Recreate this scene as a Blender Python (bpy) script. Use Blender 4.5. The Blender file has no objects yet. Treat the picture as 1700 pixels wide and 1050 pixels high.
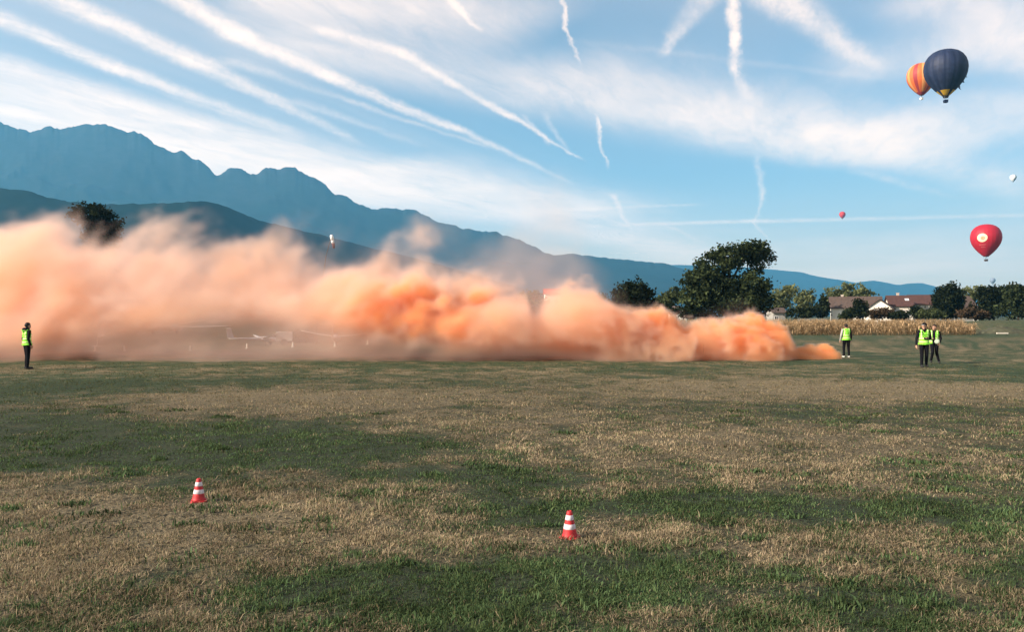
import bpy, bmesh, math, random
import numpy as np
from mathutils import Vector, Matrix, Euler

rnd = random.Random(7)
rng = np.random.default_rng(7)
sc = bpy.context.scene
col = sc.collection
R = math.radians

# ------------------------------------------------------------------ camera
CAM_H, FPX = 2.1, 1400.0
cam_d = bpy.data.cameras.new('camera')
cam = bpy.data.objects.new('camera', cam_d)
col.objects.link(cam)
cam.location = (0, 0, CAM_H)
cam.rotation_euler = (R(90), 0, 0)
cam_d.sensor_width = 36.0
cam_d.lens = FPX / 1700.0 * 36.0
cam_d.clip_start = 0.1
cam_d.clip_end = 60000.0
sc.camera = cam

def at(px, py, Y):
    """point of the place that lies Y metres ahead, from its pixel in the 1700x1050 photograph"""
    return Vector(((px - 850) / FPX * Y, Y, CAM_H + (525 - py) / FPX * Y))
def gx(px, Y):
    return (px - 850) / FPX * Y

# ------------------------------------------------------------------ light
SUN_EL, SUN_AZ = 26.0, -110.0          # azimuth clockwise from +Y (view direction): left, a little behind the camera
sc.render.engine = 'CYCLES'
sc.view_settings.view_transform = 'Standard'
sc.view_settings.look = 'None'
sc.view_settings.exposure = 1.12
sc.view_settings.gamma = 1.0
sc.view_settings.use_curve_mapping = False
sc.cycles.max_bounces = 12
sc.cycles.diffuse_bounces = 3
sc.cycles.volume_bounces = 10
sc.cycles.transparent_max_bounces = 8
sc.cycles.volume_step_rate = 2.4
sc.cycles.volume_max_steps = 256
sc.cycles.use_denoising = True

sun_d = bpy.data.lights.new('sun', 'SUN')
sun = bpy.data.objects.new('sun', sun_d)
col.objects.link(sun)
sun_d.energy = 4.8
sun_d.angle = R(0.6)
sun_d.color = (1.0, 0.86, 0.72)
sd = Vector((math.sin(R(SUN_AZ)) * math.cos(R(SUN_EL)), math.cos(R(SUN_AZ)) * math.cos(R(SUN_EL)), math.sin(R(SUN_EL))))
sun.rotation_euler = (-sd).to_track_quat('-Z', 'Y').to_euler()
sun.location = sd * 300

# ------------------------------------------------------------------ node helper
class NT:
    def __init__(s, tree): s.t = tree; s.n = tree.nodes; s.l = tree.links
    def node(s, kind, **kw):
        n = s.n.new(kind)
        for k, v in kw.items(): setattr(n, k, v)
        return n
    def put(s, sock, v):
        if isinstance(v, bpy.types.NodeSocket): s.l.new(v, sock)
        elif v is not None: sock.default_value = v
    def math(s, op, a, b=None, c=None, clamp=False):
        n = s.node('ShaderNodeMath', operation=op, use_clamp=clamp)
        for i, v in enumerate((a, b, c)): s.put(n.inputs[i], v)
        return n.outputs[0]
    def vmath(s, op, a, b=None, scale=None):
        n = s.node('ShaderNodeVectorMath', operation=op)
        s.put(n.inputs[0], a); s.put(n.inputs[1], b)
        if scale is not None: s.put(n.inputs['Scale'], scale)
        return n.outputs['Value'] if op in ('DOT_PRODUCT', 'LENGTH') else n.outputs[0]
    def mr(s, v, a, b, c=0.0, d=1.0, kind='SMOOTHSTEP'):
        n = s.node('ShaderNodeMapRange', interpolation_type=kind)
        for i, x in enumerate((v, a, b, c, d)): s.put(n.inputs[i], x)
        return n.outputs[0]
    def noise(s, vec, scale, detail=4.0, rough=0.55, dist=0.0):
        n = s.node('ShaderNodeTexNoise')
        s.put(n.inputs['Vector'], vec); s.put(n.inputs['Scale'], scale)
        n.inputs['Detail'].default_value = detail; n.inputs['Roughness'].default_value = rough
        n.inputs['Distortion'].default_value = dist
        return n.outputs
    def mix(s, f, a, b, mode='MIX'):
        n = s.node('ShaderNodeMix', data_type='RGBA', blend_type=mode)
        s.put(n.inputs[0], f); s.put(n.inputs[6], a); s.put(n.inputs[7], b)
        return n.outputs[2]
    def ramp(s, f, stops):
        n = s.node('ShaderNodeValToRGB')
        e = n.color_ramp.elements
        while len(e) < len(stops): e.new(0.5)
        for i, (p, c) in enumerate(stops): e[i].position = p; e[i].color = (*c, 1)
        s.put(n.inputs[0], f)
        return n.outputs[0]

# ------------------------------------------------------------------ world: sky with cirrus and contrails
world = bpy.data.worlds.new('World')
sc.world = world
world.use_nodes = True
W = NT(world.node_tree)
W.n.clear()
wout = W.node('ShaderNodeOutputWorld')
bg = W.node('ShaderNodeBackground')
BG = 0.08
bg.inputs['Strength'].default_value = BG
W.l.new(bg.outputs[0], wout.inputs['Surface'])
sky = W.node('ShaderNodeTexSky', sky_type='NISHITA')
sky.sun_disc = False
sky.sun_elevation = R(SUN_EL)
sky.sun_rotation = R(SUN_AZ % 360)
sky.altitude = 300
sky.air_density = 1.0
sky.dust_density = 1.3
sky.ozone_density = 2.5
dirv = W.node('ShaderNodeTexCoord').outputs['Generated']
sep = W.node('ShaderNodeSeparateXYZ'); W.l.new(dirv, sep.inputs[0])
zc = W.math('MAXIMUM', sep.outputs[2], 0.025)
pl = W.node('ShaderNodeCombineXYZ')      # where the line of sight meets a flat cloud deck of height 1
W.put(pl.inputs[0], W.math('DIVIDE', sep.outputs[0], zc)); W.put(pl.inputs[1], W.math('DIVIDE', sep.outputs[1], zc))
plen = W.vmath('LENGTH', pl.outputs[0])
wob = W.vmath('SUBTRACT', W.noise(dirv, 9.0, 5.0, 0.6)[1], (0.5, 0.5, 0.5))
wob2 = W.vmath('SUBTRACT', W.noise(dirv, 55.0, 6.0, 0.68)[1], (0.5, 0.5, 0.5))
wob = W.vmath('ADD', wob, W.vmath('SCALE', wob2, scale=0.8))
Pw = W.vmath('ADD', pl.outputs[0], W.vmath('SCALE', wob, scale=W.math('MULTIPLY', plen, 0.024)))
Pw = W.vmath('MULTIPLY', Pw, (1, 1, 0))

def sky_plane(px, py):
    x, z = (px - 850) / FPX, (525 - py) / FPX
    return np.array([x / z, 1.0 / z])

tg = bpy.data.node_groups.new('trail', 'ShaderNodeTree')
for nm, k in (('P', 'NodeSocketVector'), ('A', 'NodeSocketVector'), ('T', 'NodeSocketVector'), ('N', 'NodeSocketVector'),
              ('W0', 'NodeSocketFloat'), ('W1', 'NodeSocketFloat'), ('E0', 'NodeSocketFloat'), ('E1', 'NodeSocketFloat'), ('I0', 'NodeSocketFloat'), ('I1', 'NodeSocketFloat')):
    tg.interface.new_socket(nm, in_out='INPUT', socket_type=k)
tg.interface.new_socket('F', in_out='OUTPUT', socket_type='NodeSocketFloat')
G = NT(tg)
gi, go = G.node('NodeGroupInput'), G.node('NodeGroupOutput')
o = {s.name: s for s in gi.outputs}
sub = G.vmath('SUBTRACT', o['P'], o['A'])
tt = G.vmath('DOT_PRODUCT', sub, o['T'])
tcl = G.math('MAXIMUM', G.math('MINIMUM', tt, 1.0), 0.0)
dd = G.math('ABSOLUTE', G.vmath('DOT_PRODUCT', sub, o['N']))
ww = G.math('ADD', o['W0'], G.math('MULTIPLY', tcl, G.math('SUBTRACT', o['W1'], o['W0'])))
f = G.math('POWER', G.mr(G.math('DIVIDE', dd, G.math('MULTIPLY', ww, 1.4)), 0.0, 1.0, 1.0, 0.0), 1.7)
f = G.math('MULTIPLY', f, G.mr(tt, G.math('MULTIPLY', o['E0'], -1.0), o['E0']))
f = G.math('MULTIPLY', f, G.mr(tt, G.math('SUBTRACT', 1.0, o['E1']), G.math('ADD', 1.0, o['E1']), 1.0, 0.0))
f = G.math('MULTIPLY', f, G.math('ADD', o['I0'], G.math('MULTIPLY', tcl, G.math('SUBTRACT', o['I1'], o['I0']))))
G.l.new(f, go.inputs[0])

def trail(x0, y0, x1, y1, w0, w1, i0, i1, e=None):
    a, b = sky_plane(x0, y0), sky_plane(x1, y1)
    ab = b - a; L = np.linalg.norm(ab); t = ab / L; n = np.array([-t[1], t[0]])
    d = np.array([x1 - x0, y1 - y0], float); d /= np.linalg.norm(d); q = np.array([-d[1], d[0]])
    def wd(x, y, w):
        p = sky_plane(x, y); s = sky_plane(x + q[0] * 2, y + q[1] * 2)
        return abs(np.dot(s - p, n)) * w / 2
    def el(x, y, px_):
        p = sky_plane(x, y); s = sky_plane(x + d[0] * 3, y + d[1] * 3)
        return min(0.3, max(0.004, abs(np.dot(s - p, t)) / 3 * px_ / L))
    g = W.node('ShaderNodeGroup'); g.node_tree = tg
    W.l.new(Pw, g.inputs['P'])
    g.inputs['A'].default_value = (*a, 0); g.inputs['T'].default_value = (*(t / L), 0); g.inputs['N'].default_value = (*n, 0)
    ep = e if e else math.hypot(x1 - x0, y1 - y0) * 0.12
    vals = dict(W0=wd(x0, y0, w0), W1=wd(x1, y1, w1), E0=el(x0, y0, ep), E1=el(x1, y1, ep), I0=i0, I1=i1)
    for k, v in vals.items(): g.inputs[k].default_value = float(v)
    return g.outputs[0]

def total(lst):
    s = lst[0]
    for x in lst[1:]: s = W.math('ADD', s, x)
    return s

trails = [trail(*a) for a in (
    (55, -18, 335, 107, 23.8, 18.3, .77, .72), (315, 98, 590, 236, 18.3, 8.2, .7, .2), (375, 98, 545, 158, 13, 8, .26, .1),
    (-60, 5, 200, 117, 18.3, 15.6, .73, .67), (180, 108, 500, 228, 16.5, 12.8, .65, .16), (-60, 85, 330, 215, 24, 24, .4, .4),
    (270, -22, 400, 62, 27.5, 20, .65, .75), (385, 54, 560, 132, 20, 14.6, .77, .75), (540, 124, 760, 216, 14.6, 9.2, .73, .6), (740, 205, 950, 302, 8.6, 4, .55, .12),
    (560, 160, 810, 245, 6.6, 4, .25, .21), (480, 165, 700, 240, 10.5, 6.6, .22, .1),
    (520, 45, 680, 92, 13, 10, .34, .5), (660, 85, 850, 195, 9.5, 6.5, .6, .62), (835, 187, 965, 262, 7, 2.8, .62, .4),
    (735, -15, 798, 52, 13.2, 4, .65, .28),
    (930, -12, 944, 52, 6.6, 5.3, .6, .62), (942, 45, 966, 105, 5.3, 2.6, .6, .28),
    (1213, -15, 1221, 70, 13.5, 12.5, .85, .83), (1220, 55, 1222, 118, 12.5, 13, .85, .62), (1222, 105, 1246, 165, 15, 16, .5, .18),
    (1260, -25, 1440, 105, 46, 20, .7, .48), (1180, -15, 1100, 90, 31, 9.3, .38, .29),
    (991, 196, 1013, 276, 5.4, 3.1, .74, .33), (1021, 326, 1047, 382, 8.5, 3.9, .68, .5),
    (1030, 374, 1270, 367, 3.9, 4.6, .7, .68), (1250, 368, 1760, 356, 4.6, 4.6, .6, .38), (955, 348, 1160, 340, 3.9, 3.1, .4, .23),
    (1256, 262, 1266, 330, 9.3, 7, .25, .4), (1266, 318, 1252, 376, 7, 3.9, .42, .4), (1250, 368, 1266, 398, 3.9, 3.1, .42, .25),
    (905, 190, 950, 252, 8, 5.3, .2, .16), (868, 192, 915, 240, 6.6, 5.3, .24, .2), (960, 68, 1460, 130, 8, 7, .06, .06),
    (1430, 285, 1580, 328, 9.3, 7.7, .22, .1), (1112, 376, 1160, 400, 3.9, 3.9, .28, .24))]
broad = [trail(*a) for a in (

    (-140, 118, 600, 288, 55, 40, .75, .5), (-140, 195, 700, 335, 85, 50, 1.3, 1.1),
    (400, -40, 900, 40, 95, 75, .85, .35), (430, 55, 1330, 235, 66, 66, .36, .38), (900, 120, 1500, 225, 90, 60, .33, .3),
    (1150, 170, 1480, 262, 80, 66, .3, .32), (1350, 215, 1760, 330, 60, 40, .5, .35), (1330, 265, 1780, 170, 70, 75, .4, .45),
    (540, 285, 940, 360, 70, 55, .9, .95), (860, 345, 1180, 430, 55, 30, .95, .5), (1300, 400, 1800, 440, 60, 50, .25, .3),
    (1560, -20, 1800, 120, 110, 110, .45, .45), (1380, 120, 1760, 60, 40, 60, .3, .35))]
# fibres run along the drift of the cloud deck
fd = sky_plane(930, 295) - sky_plane(280, -5); fang = math.atan2(fd[1], fd[0])
mp = W.node('ShaderNodeMapping', vector_type='TEXTURE')
mp.inputs['Rotation'].default_value = (0, 0, fang); mp.inputs['Scale'].default_value = (3.0, 0.9, 1)
W.l.new(Pw, mp.inputs[0])
fib = W.noise(mp.outputs[0], 1.6, 8.0, 0.66, 0.5)[0]
fine = W.noise(mp.outputs[0], 6.5, 6.0, 0.62, 0.8)[0]
fibm = W.math('MULTIPLY', W.mr(fib, 0.28, 0.70, 0.38, 1.0), W.mr(fine, 0.25, 0.7, 0.7, 1.15))
veil = W.mr(W.noise(mp.outputs[0], 0.22, 5.0, 0.55, 0.6)[0], 0.38, 0.76, 0.03, 0.42)
alpha = W.math('ADD', W.math('MULTIPLY', total(broad), fibm), W.math('MULTIPLY', W.math('MULTIPLY', total(trails), 0.82), W.math('MULTIPLY', W.mr(fine, 0.28, 0.66, 0.5, 1.15), W.mr(W.noise(dirv, 140.0, 5.0, 0.65, 0.6)[0], 0.3, 0.65, 0.78, 1.1))))
alpha = W.math('ADD', alpha, veil)
alpha = W.math('SUBTRACT', 1.0, W.math('POWER', 2.718, W.math('MULTIPLY', alpha, -1.35)))
alpha = W.math('MULTIPLY', alpha, W.mr(sep.outputs[2], 0.0, 0.05))
CL = 0.82 / BG
cloud_col = (CL * 1.22, CL * 0.87, CL * 0.64, 1)
skyc = W.mix(1.0, sky.outputs[0], (0.86, 0.95, 0.88, 1), 'MULTIPLY')
skyc = W.mix(W.mr(sep.outputs[2], 0.02, 0.17, 0.75, 0.0), skyc, (CL * .92, CL * .68, CL * .42, 1))
W.put(bg.inputs['Color'], W.mix(W.math('MULTIPLY', alpha, 0.97), skyc, cloud_col))
world.cycles.sampling_method = 'MANUAL'
world.cycles.sample_map_resolution = 512

# ------------------------------------------------------------------ helpers
def tag(o, label=None, cat=None, group=None, kind=None):
    if label: o['label'] = label
    if cat: o['category'] = cat
    if group: o['group'] = group
    if kind: o['kind'] = kind
    return o
def link(name, me, mats, parent=None):
    ob = bpy.data.objects.new(name, me)
    col.objects.link(ob)
    for m in (mats if isinstance(mats, (list, tuple)) else [mats]):
        if m and ob.data and m.name not in [x.name for x in ob.data.materials if x]: ob.data.materials.append(m)
    if parent: ob.parent = parent
    return ob
def from_bm(name, bm, mats, parent=None, smooth=False):
    me = bpy.data.meshes.new(name)
    bm.normal_update()
    bm.to_mesh(me); bm.free()
    if smooth: me.polygons.foreach_set('use_smooth', [True] * len(me.polygons))
    return link(name, me, mats, parent)
def empty(name, loc, rz=0.0):
    e = bpy.data.objects.new(name, None)
    col.objects.link(e); e.location = loc; e.rotation_euler = (0, 0, rz)
    e.empty_display_size = 0.2
    return e
def np_mesh(name, v, faces_flat, nper, attrs=None, smooth=False):
    """big mesh from arrays: v (n,3), faces_flat flat vertex indices, nper = vertices per face (int)"""
    me = bpy.data.meshes.new(name)
    nf = len(faces_flat) // nper
    me.vertices.add(len(v)); me.vertices.foreach_set('co', np.ascontiguousarray(v, np.float32).ravel())
    me.loops.add(len(faces_flat)); me.loops.foreach_set('vertex_index', np.ascontiguousarray(faces_flat, np.int32))
    me.polygons.add(nf); me.polygons.foreach_set('loop_start', np.arange(0, nf * nper, nper, dtype=np.int32))
    if smooth: me.polygons.foreach_set('use_smooth', np.ones(nf, bool))
    for k, a in (attrs or {}).items():
        if a.ndim == 1:
            at_ = me.attributes.new(k, 'FLOAT', 'POINT'); at_.data.foreach_set('value', np.ascontiguousarray(a, np.float32))
        else:
            at_ = me.attributes.new(k, 'FLOAT_COLOR', 'POINT')
            at_.data.foreach_set('color', np.ascontiguousarray(np.c_[a, np.ones(len(a))], np.float32).ravel())
    me.update(calc_edges=True)
    return me
def bx(bm, x0, x1, y0, y1, z0, z1, M=None, mi=0):
    vs = [bm.verts.new(M @ Vector(p) if M else p) for p in ((x0,y0,z0),(x1,y0,z0),(x1,y1,z0),(x0,y1,z0),(x0,y0,z1),(x1,y0,z1),(x1,y1,z1),(x0,y1,z1))]
    for q in ((0,3,2,1),(4,5,6,7),(0,1,5,4),(1,2,6,5),(2,3,7,6),(3,0,4,7)):
        f_ = bm.faces.new([vs[i] for i in q]); f_.material_index = mi
def tube(bm, pts, rads, n=8, mi=0):
    pts = [Vector(p) for p in pts]; rings = []
    for i, p in enumerate(pts):
        d = (pts[min(i + 1, len(pts) - 1)] - pts[max(i - 1, 0)]).normalized()
        a = d.orthogonal().normalized() if i == 0 else (rings_a - d * rings_a.dot(d)).normalized()
        rings_a = a; b = d.cross(a)
        rings.append([bm.verts.new(p + (a * math.cos(2 * math.pi * k / n) + b * math.sin(2 * math.pi * k / n)) * rads[i]) for k in range(n)])
    for i in range(len(rings) - 1):
        for k in range(n):
            f_ = bm.faces.new((rings[i][k], rings[i][(k + 1) % n], rings[i + 1][(k + 1) % n], rings[i + 1][k])); f_.material_index = mi; f_.smooth = True
    for r_ in (rings[0][::-1], rings[-1]):
        f_ = bm.faces.new(r_); f_.material_index = mi
def lathe(bm, prof, n=32, mi=0, cap=True):
    rings = []
    for r_, z in prof:
        rings.append([bm.verts.new((r_ * math.cos(2 * math.pi * k / n), r_ * math.sin(2 * math.pi * k / n), z)) for k in range(n)])
    for i in range(len(rings) - 1):
        for k in range(n):
            f_ = bm.faces.new((rings[i][k], rings[i][(k + 1) % n], rings[i + 1][(k + 1) % n], rings[i + 1][k])); f_.material_index = mi; f_.smooth = True
    if cap:
        bm.faces.new(rings[0][::-1]); bm.faces.new(rings[-1])

# numpy value noise
TAB2 = rng.random((256, 256)).astype(np.float32)
def vn2(x, y):
    xi, yi = np.floor(x).astype(int), np.floor(y).astype(int); fx, fy = x - xi, y - yi
    fx, fy = fx * fx * (3 - 2 * fx), fy * fy * (3 - 2 * fy)
    g = lambda i, j: TAB2[i & 255, j & 255]
    return (g(xi, yi) * (1 - fx) + g(xi + 1, yi) * fx) * (1 - fy) + (g(xi, yi + 1) * (1 - fx) + g(xi + 1, yi + 1) * fx) * fy
def fbm2(x, y, o=4, rough=0.5):
    s, a, t = 0, 1.0, 0
    for i in range(o):
        s = s + a * vn2(x * 2 ** i + 17.3 * i, y * 2 ** i + 5.7 * i); t += a; a *= rough
    return s / t
TAB3 = rng.random((64, 64, 64)).astype(np.float32)
def vn3(x, y, z):
    xi, yi, zi = (np.floor(c).astype(np.int32) for c in (x, y, z))
    fx, fy, fz = (c - i for c, i in ((x, xi), (y, yi), (z, zi)))
    fx, fy, fz = (c * c * (3 - 2 * c) for c in (fx, fy, fz))
    out = 0
    for a in (0, 1):
        for b in (0, 1):
            for c in (0, 1):
                out = out + TAB3[(xi + a) & 63, (yi + b) & 63, (zi + c) & 63] * ((fx if a else 1 - fx) * (fy if b else 1 - fy) * (fz if c else 1 - fz))
    return out

# ------------------------------------------------------------------ materials
def mat(name, color, rough=0.8, noise=0.0, scale=8.0, metal=0.0, spec=0.3, bump=0.0, color2=None):
    m = bpy.data.materials.new(name); m.use_nodes = True
    N = NT(m.node_tree); b = m.node_tree.nodes['Principled BSDF']
    b.inputs['Roughness'].default_value = rough; b.inputs['Metallic'].default_value = metal
    b.inputs['Specular IOR Level'].default_value = spec
    if noise or color2:
        tc = N.node('ShaderNodeTexCoord').outputs['Object']
        nz = N.noise(tc, scale, 5.0, 0.6)[0]
        c2 = color2 or tuple(c * (1 - noise) for c in color)
        c1 = color if color2 else tuple(min(1, c * (1 + noise * 0.6)) for c in color)
        N.put(b.inputs['Base Color'], N.ramp(nz, [(0.3, c2), (0.7, c1)]))
        if bump:
            bn = N.node('ShaderNodeBump'); bn.inputs['Strength'].default_value = bump; bn.inputs['Distance'].default_value = 0.05
            N.put(bn.inputs['Height'], nz); N.l.new(bn.outputs[0], b.inputs['Normal'])
    else:
        b.inputs['Base Color'].default_value = (*color, 1)
    return m
def leaf_mat(name, c1, c2, trans=0.25):
    """foliage: colour varies clump by clump and leaf by leaf through the stored tint"""
    m = bpy.data.materials.new(name); m.use_nodes = True
    N = NT(m.node_tree); N.n.clear()
    out = N.node('ShaderNodeOutputMaterial')
    a = N.node('ShaderNodeAttribute', attribute_name='tint')
    c = N.mix(a.outputs['Fac'], (*c2, 1), (*c1, 1))
    d = N.node('ShaderNodeBsdfDiffuse'); t = N.node('ShaderNodeBsdfTranslucent')
    N.put(d.inputs[0], c); N.put(t.inputs[0], c)
    mx = N.node('ShaderNodeMixShader'); mx.inputs[0].default_value = trans
    N.l.new(d.outputs[0], mx.inputs[1]); N.l.new(t.outputs[0], mx.inputs[2]); N.l.new(mx.outputs[0], out.inputs[0])
    return m

# ------------------------------------------------------------------ meadow: where it is dry, where it is green
PATCH = [  # centre and radii in metres on the field (x, y, rx, ry, amount): + dry straw, - green
]
for px, py, rx, ry, am in ((500, 662, 300, 26, .55), (110, 640, 110, 18, -.3), (1100, 650, 420, 26, .22), (1560, 650, 260, 22, .4), (460, 742, 520, 42, -.5), (60, 700, 160, 26, -.15),
                           (150, 880, 420, 85, .42), (620, 860, 260, 40, .25), (740, 985, 190, 60, -.6), (1250, 842, 430, 24, -.6), (1620, 862, 180, 20, -.35), (1150, 745, 460, 60, .28),
                           (1020, 960, 150, 70, -.35), (980, 880, 120, 26, .12), (1200, 930, 200, 30, .25), (1480, 975, 300, 50, .05), (1650, 930, 120, 45, -.25), (1060, 1010, 260, 22, .2), (1350, 1010, 140, 40, -.35),
                           (60, 1000, 200, 60, .25), (330, 960, 160, 40, -.1), (900, 700, 200, 20, .1), (1650, 760, 160, 40, .1), (850, 790, 200, 22, -.35)):
    d0 = py - 525; Y = CAM_H * FPX / d0
    PATCH.append((gx(px, Y), Y, rx / FPX * Y, abs(CAM_H * FPX / (d0 - ry * .8) - CAM_H * FPX / (d0 + ry * .8)) / 2, am))
def dryness(x, y):
    x = np.asarray(x, float); y = np.asarray(y, float)
    wx, wy = x + 1.6 * (fbm2(x * .5, y * .5, 3) - .5), y + 1.6 * (fbm2(x * .5 + 40, y * .5 + 9, 3) - .5)
    s = 0.48 + 0.55 * (fbm2(x * .16 + 3, y * .16, 4) - .5) + 0.75 * (fbm2(x * .9, y * .9 + 31, 4, .6) - .5) + 0.8 * (fbm2(x * 2.6, y * 2.6 + 7, 4, .65) - .5)
    for (a, b, rx, ry, am) in PATCH:
        q = ((wx - a) / rx) ** 2 + ((wy - b) / ry) ** 2
        s = s + 1.25 * am * np.exp(-q * 1.1)
    return np.clip(s, 0, 1)
def gz(x, y):
    x = np.asarray(x, float); y = np.asarray(y, float)
    r_ = np.hypot(x, y)
    return (0.10 * (fbm2(x * .33, y * .33, 3) - .5) + 0.05 * (fbm2(x * 1.7 + 9, y * 1.7, 2) - .5)) * np.clip((120 - r_) / 60, 0, 1)
def gzf(x, y): return float(gz(np.array([x]), np.array([y]))[0])

# ground sheet: polar grid about the camera, out past the hills
rad = np.r_[0, np.geomspace(1.0, 4.0, 12), np.geomspace(4.15, 60, 330), np.geomspace(62, 16500, 70)]
ang = np.r_[np.linspace(-math.pi, -0.8, 70, endpoint=False), np.linspace(-0.8, 0.8, 360, endpoint=False), np.linspace(0.8, math.pi, 71)]
RR, AA = np.meshgrid(rad, ang, indexing='ij')
GX, GY = (RR * np.sin(AA)).ravel(), (RR * np.cos(AA)).ravel()
nr, na = RR.shape
ii, jj = np.meshgrid(np.arange(nr - 1), np.arange(na - 1), indexing='ij')
q = np.stack([ii * na + jj, ii * na + jj + 1, (ii + 1) * na + jj + 1, (ii + 1) * na + jj], -1).reshape(-1, 4)
q = q[:, ::-1]
dr = dryness(GX, GY); far_ = np.clip((np.hypot(GX, GY) - 60) / 60, 0, 1); dr = dr * (1 - far_) + far_ * 0.42
ground_me = np_mesh('meadow', np.c_[GX, GY, gz(GX, GY)], q.ravel(), 4, {'dry': dr, 'soil': np.clip((34 - np.hypot(GX, GY)) / 14, 0, 1)}, smooth=True)
gm = bpy.data.materials.new('meadow_soil_and_grass'); gm.use_nodes = True
N = NT(gm.node_tree); b = gm.node_tree.nodes['Principled BSDF']
b.inputs['Roughness'].default_value = 0.95; b.inputs['Specular IOR Level'].default_value = 0.1
pos = N.node('ShaderNodeNewGeometry').outputs['Position']
dry = N.node('ShaderNodeAttribute', attribute_name='dry').outputs['Fac']
n1 = N.noise(pos, 1.3, 6.0, 0.7)[0]; n2 = N.noise(pos, 14.0, 4.0, 0.7)[0]; n3 = N.noise(pos, 0.06, 5.0, 0.6)[0]
mixv = N.math('ADD', dry, N.math('MULTIPLY', N.math('SUBTRACT', n1, 0.5), 0.7))
mixv = N.math('ADD', mixv, N.math('MULTIPLY', N.math('SUBTRACT', n2, 0.5), 0.6))
mixv = N.math('ADD', mixv, N.math('MULTIPLY', N.math('SUBTRACT', n3, 0.5), 0.5), clamp=True)
gc = N.ramp(mixv, [(0.1, (0.034, 0.056, 0.026)), (0.4, (0.058, 0.079, 0.039)), (0.58, (0.135, 0.114, 0.062)), (0.85, (0.25, 0.195, 0.115))])
gc = N.mix(N.mr(n2, 0.50, 0.36), gc, (0.018, 0.017, 0.012, 1))
n4 = N.noise(pos, 38.0, 3.0, 0.7)[0]
soil = N.node('ShaderNodeAttribute', attribute_name='soil').outputs['Fac']
gc = N.mix(N.math('MULTIPLY', soil, N.mr(n4, 0.35, 0.62, 0.85, 0.25)), gc, (0.030, 0.028, 0.019, 1))
N.put(b.inputs['Base Color'], gc)
bn = N.node('ShaderNodeBump'); bn.inputs['Strength'].default_value = 0.7; bn.inputs['Distance'].default_value = 0.06
N.put(bn.inputs['Height'], N.math('ADD', n2, n1)); N.l.new(bn.outputs[0], b.inputs['Normal'])
ground = link('ground', ground_me, gm); tag(ground, 'flat mown meadow with dry and green patches reaching to the hills', 'ground', kind='structure')

# grass blades
def grass(nb):
    r1 = CAM_H * FPX / rng.uniform(78, 640, nb)                  # nearer is denser
    a1 = rng.uniform(-0.72, 0.72, nb)
    x, y = r1 * np.tan(a1) * 0.93, r1
    keep = rng.random(nb) < np.clip((fbm2(x * 3.0, y * 3.0 + 70, 4, .6) - .36) * 4, .12, 1)
    x, y, r1 = x[keep], y[keep], r1[keep]
    wr = CAM_H * FPX / rng.uniform(150, 600, 170); wxx = wr * rng.uniform(-.7, .7, 170); ws_ = rng.uniform(.05, .17, 170)   # leafy weeds
    wq = rng.normal(0, 1, (170, 70, 2)) * ws_[:, None, None] * np.array([1.3, .8])
    x = np.r_[x, (wxx[:, None] + wq[..., 0]).ravel()]; y = np.r_[y, (wr[:, None] + wq[..., 1]).ravel()]; r1 = np.r_[r1, np.repeat(wr, 70)]
    n = len(x); weed = np.arange(n) >= n - 170 * 70
    d = dryness(x, y)
    tuft = fbm2(x * 1.4 + 55, y * 1.4, 3)
    isdry = rng.random(n) < np.clip((d - 0.5) * 1.8 + 0.35, 0.03, 0.86)
    h = (0.020 + 0.036 * rng.random(n)) * (0.55 + 1.3 * np.clip(tuft - .3, 0, 1)) * np.where(isdry, 1.15, 1.0)
    isdry &= ~weed; h = np.where(weed, .035 + .04 * rng.random(n), h)
    h *= np.where(rng.random(n) < 0.05, 1.6, 1.0)
    wdt = (0.0020 + 0.0026 * rng.random(n)) * np.maximum(1.0, r1 / 7.0) ** 0.9
    wdt *= np.where(weed, 2.0, 1.0)
    lean = rng.normal(0, 1, n) * np.where(isdry, 1.15, 0.75); la = rng.uniform(0, 2 * math.pi, n)
    fa = rng.uniform(0, math.pi, n)
    bz = gz(x, y) - 0.006
    cx, sx = np.cos(fa) * wdt, np.sin(fa) * wdt
    ox, oy = np.cos(la) * lean * h, np.sin(la) * lean * h
    v = np.empty((n, 5, 3), np.float32)
    v[:, 0] = np.c_[x - cx, y - sx, bz]; v[:, 1] = np.c_[x + cx, y + sx, bz]
    v[:, 2] = np.c_[x - cx * .75 + ox * .35, y - sx * .75 + oy * .35, bz + h * .6]; v[:, 3] = np.c_[x + cx * .75 + ox * .35, y + sx * .75 + oy * .35, bz + h * .6]
    v[:, 4] = np.c_[x + ox, y + oy, bz + h * (1 - .35 * np.minimum(np.abs(lean), 1.5) / 1.5)]
    base = (np.arange(n) * 5)[:, None]
    tri = (base + np.array([[0, 1, 3, 0, 3, 2, 2, 3, 4]])).ravel()
    k = rng.random((n, 1))
    straw = np.array([[0.335, 0.262, 0.165]]) * (0.5 + 0.75 * k) * (0.55 + 0.55 * d)[:, None] + np.c_[np.zeros(n), rng.normal(0, .008, n), rng.normal(0, .006, n)]
    grn = np.array([[0.062, 0.100, 0.043]]) * (0.5 + 0.95 * k) + np.array([[0.035, 0.022, 0.004]]) * rng.random((n, 1)) ** 3
    c = np.where(isdry[:, None], straw, grn).clip(0.005, 0.7)
    c *= (0.25 + 0.8 * fbm2(x * 1.1 + 11, y * 1.1 + 3, 3, .6) + .75 * fbm2(x * 4.5 + 1, y * 4.5, 3))[:, None]
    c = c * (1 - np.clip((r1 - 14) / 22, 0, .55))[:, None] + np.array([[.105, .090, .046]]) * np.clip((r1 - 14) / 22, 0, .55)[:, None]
    return np_mesh('grass', v.reshape(-1, 3), tri, 3, {'tint': np.repeat(c, 5, axis=0)})
gmat = bpy.data.materials.new('grass_blades'); gmat.use_nodes = True
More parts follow.
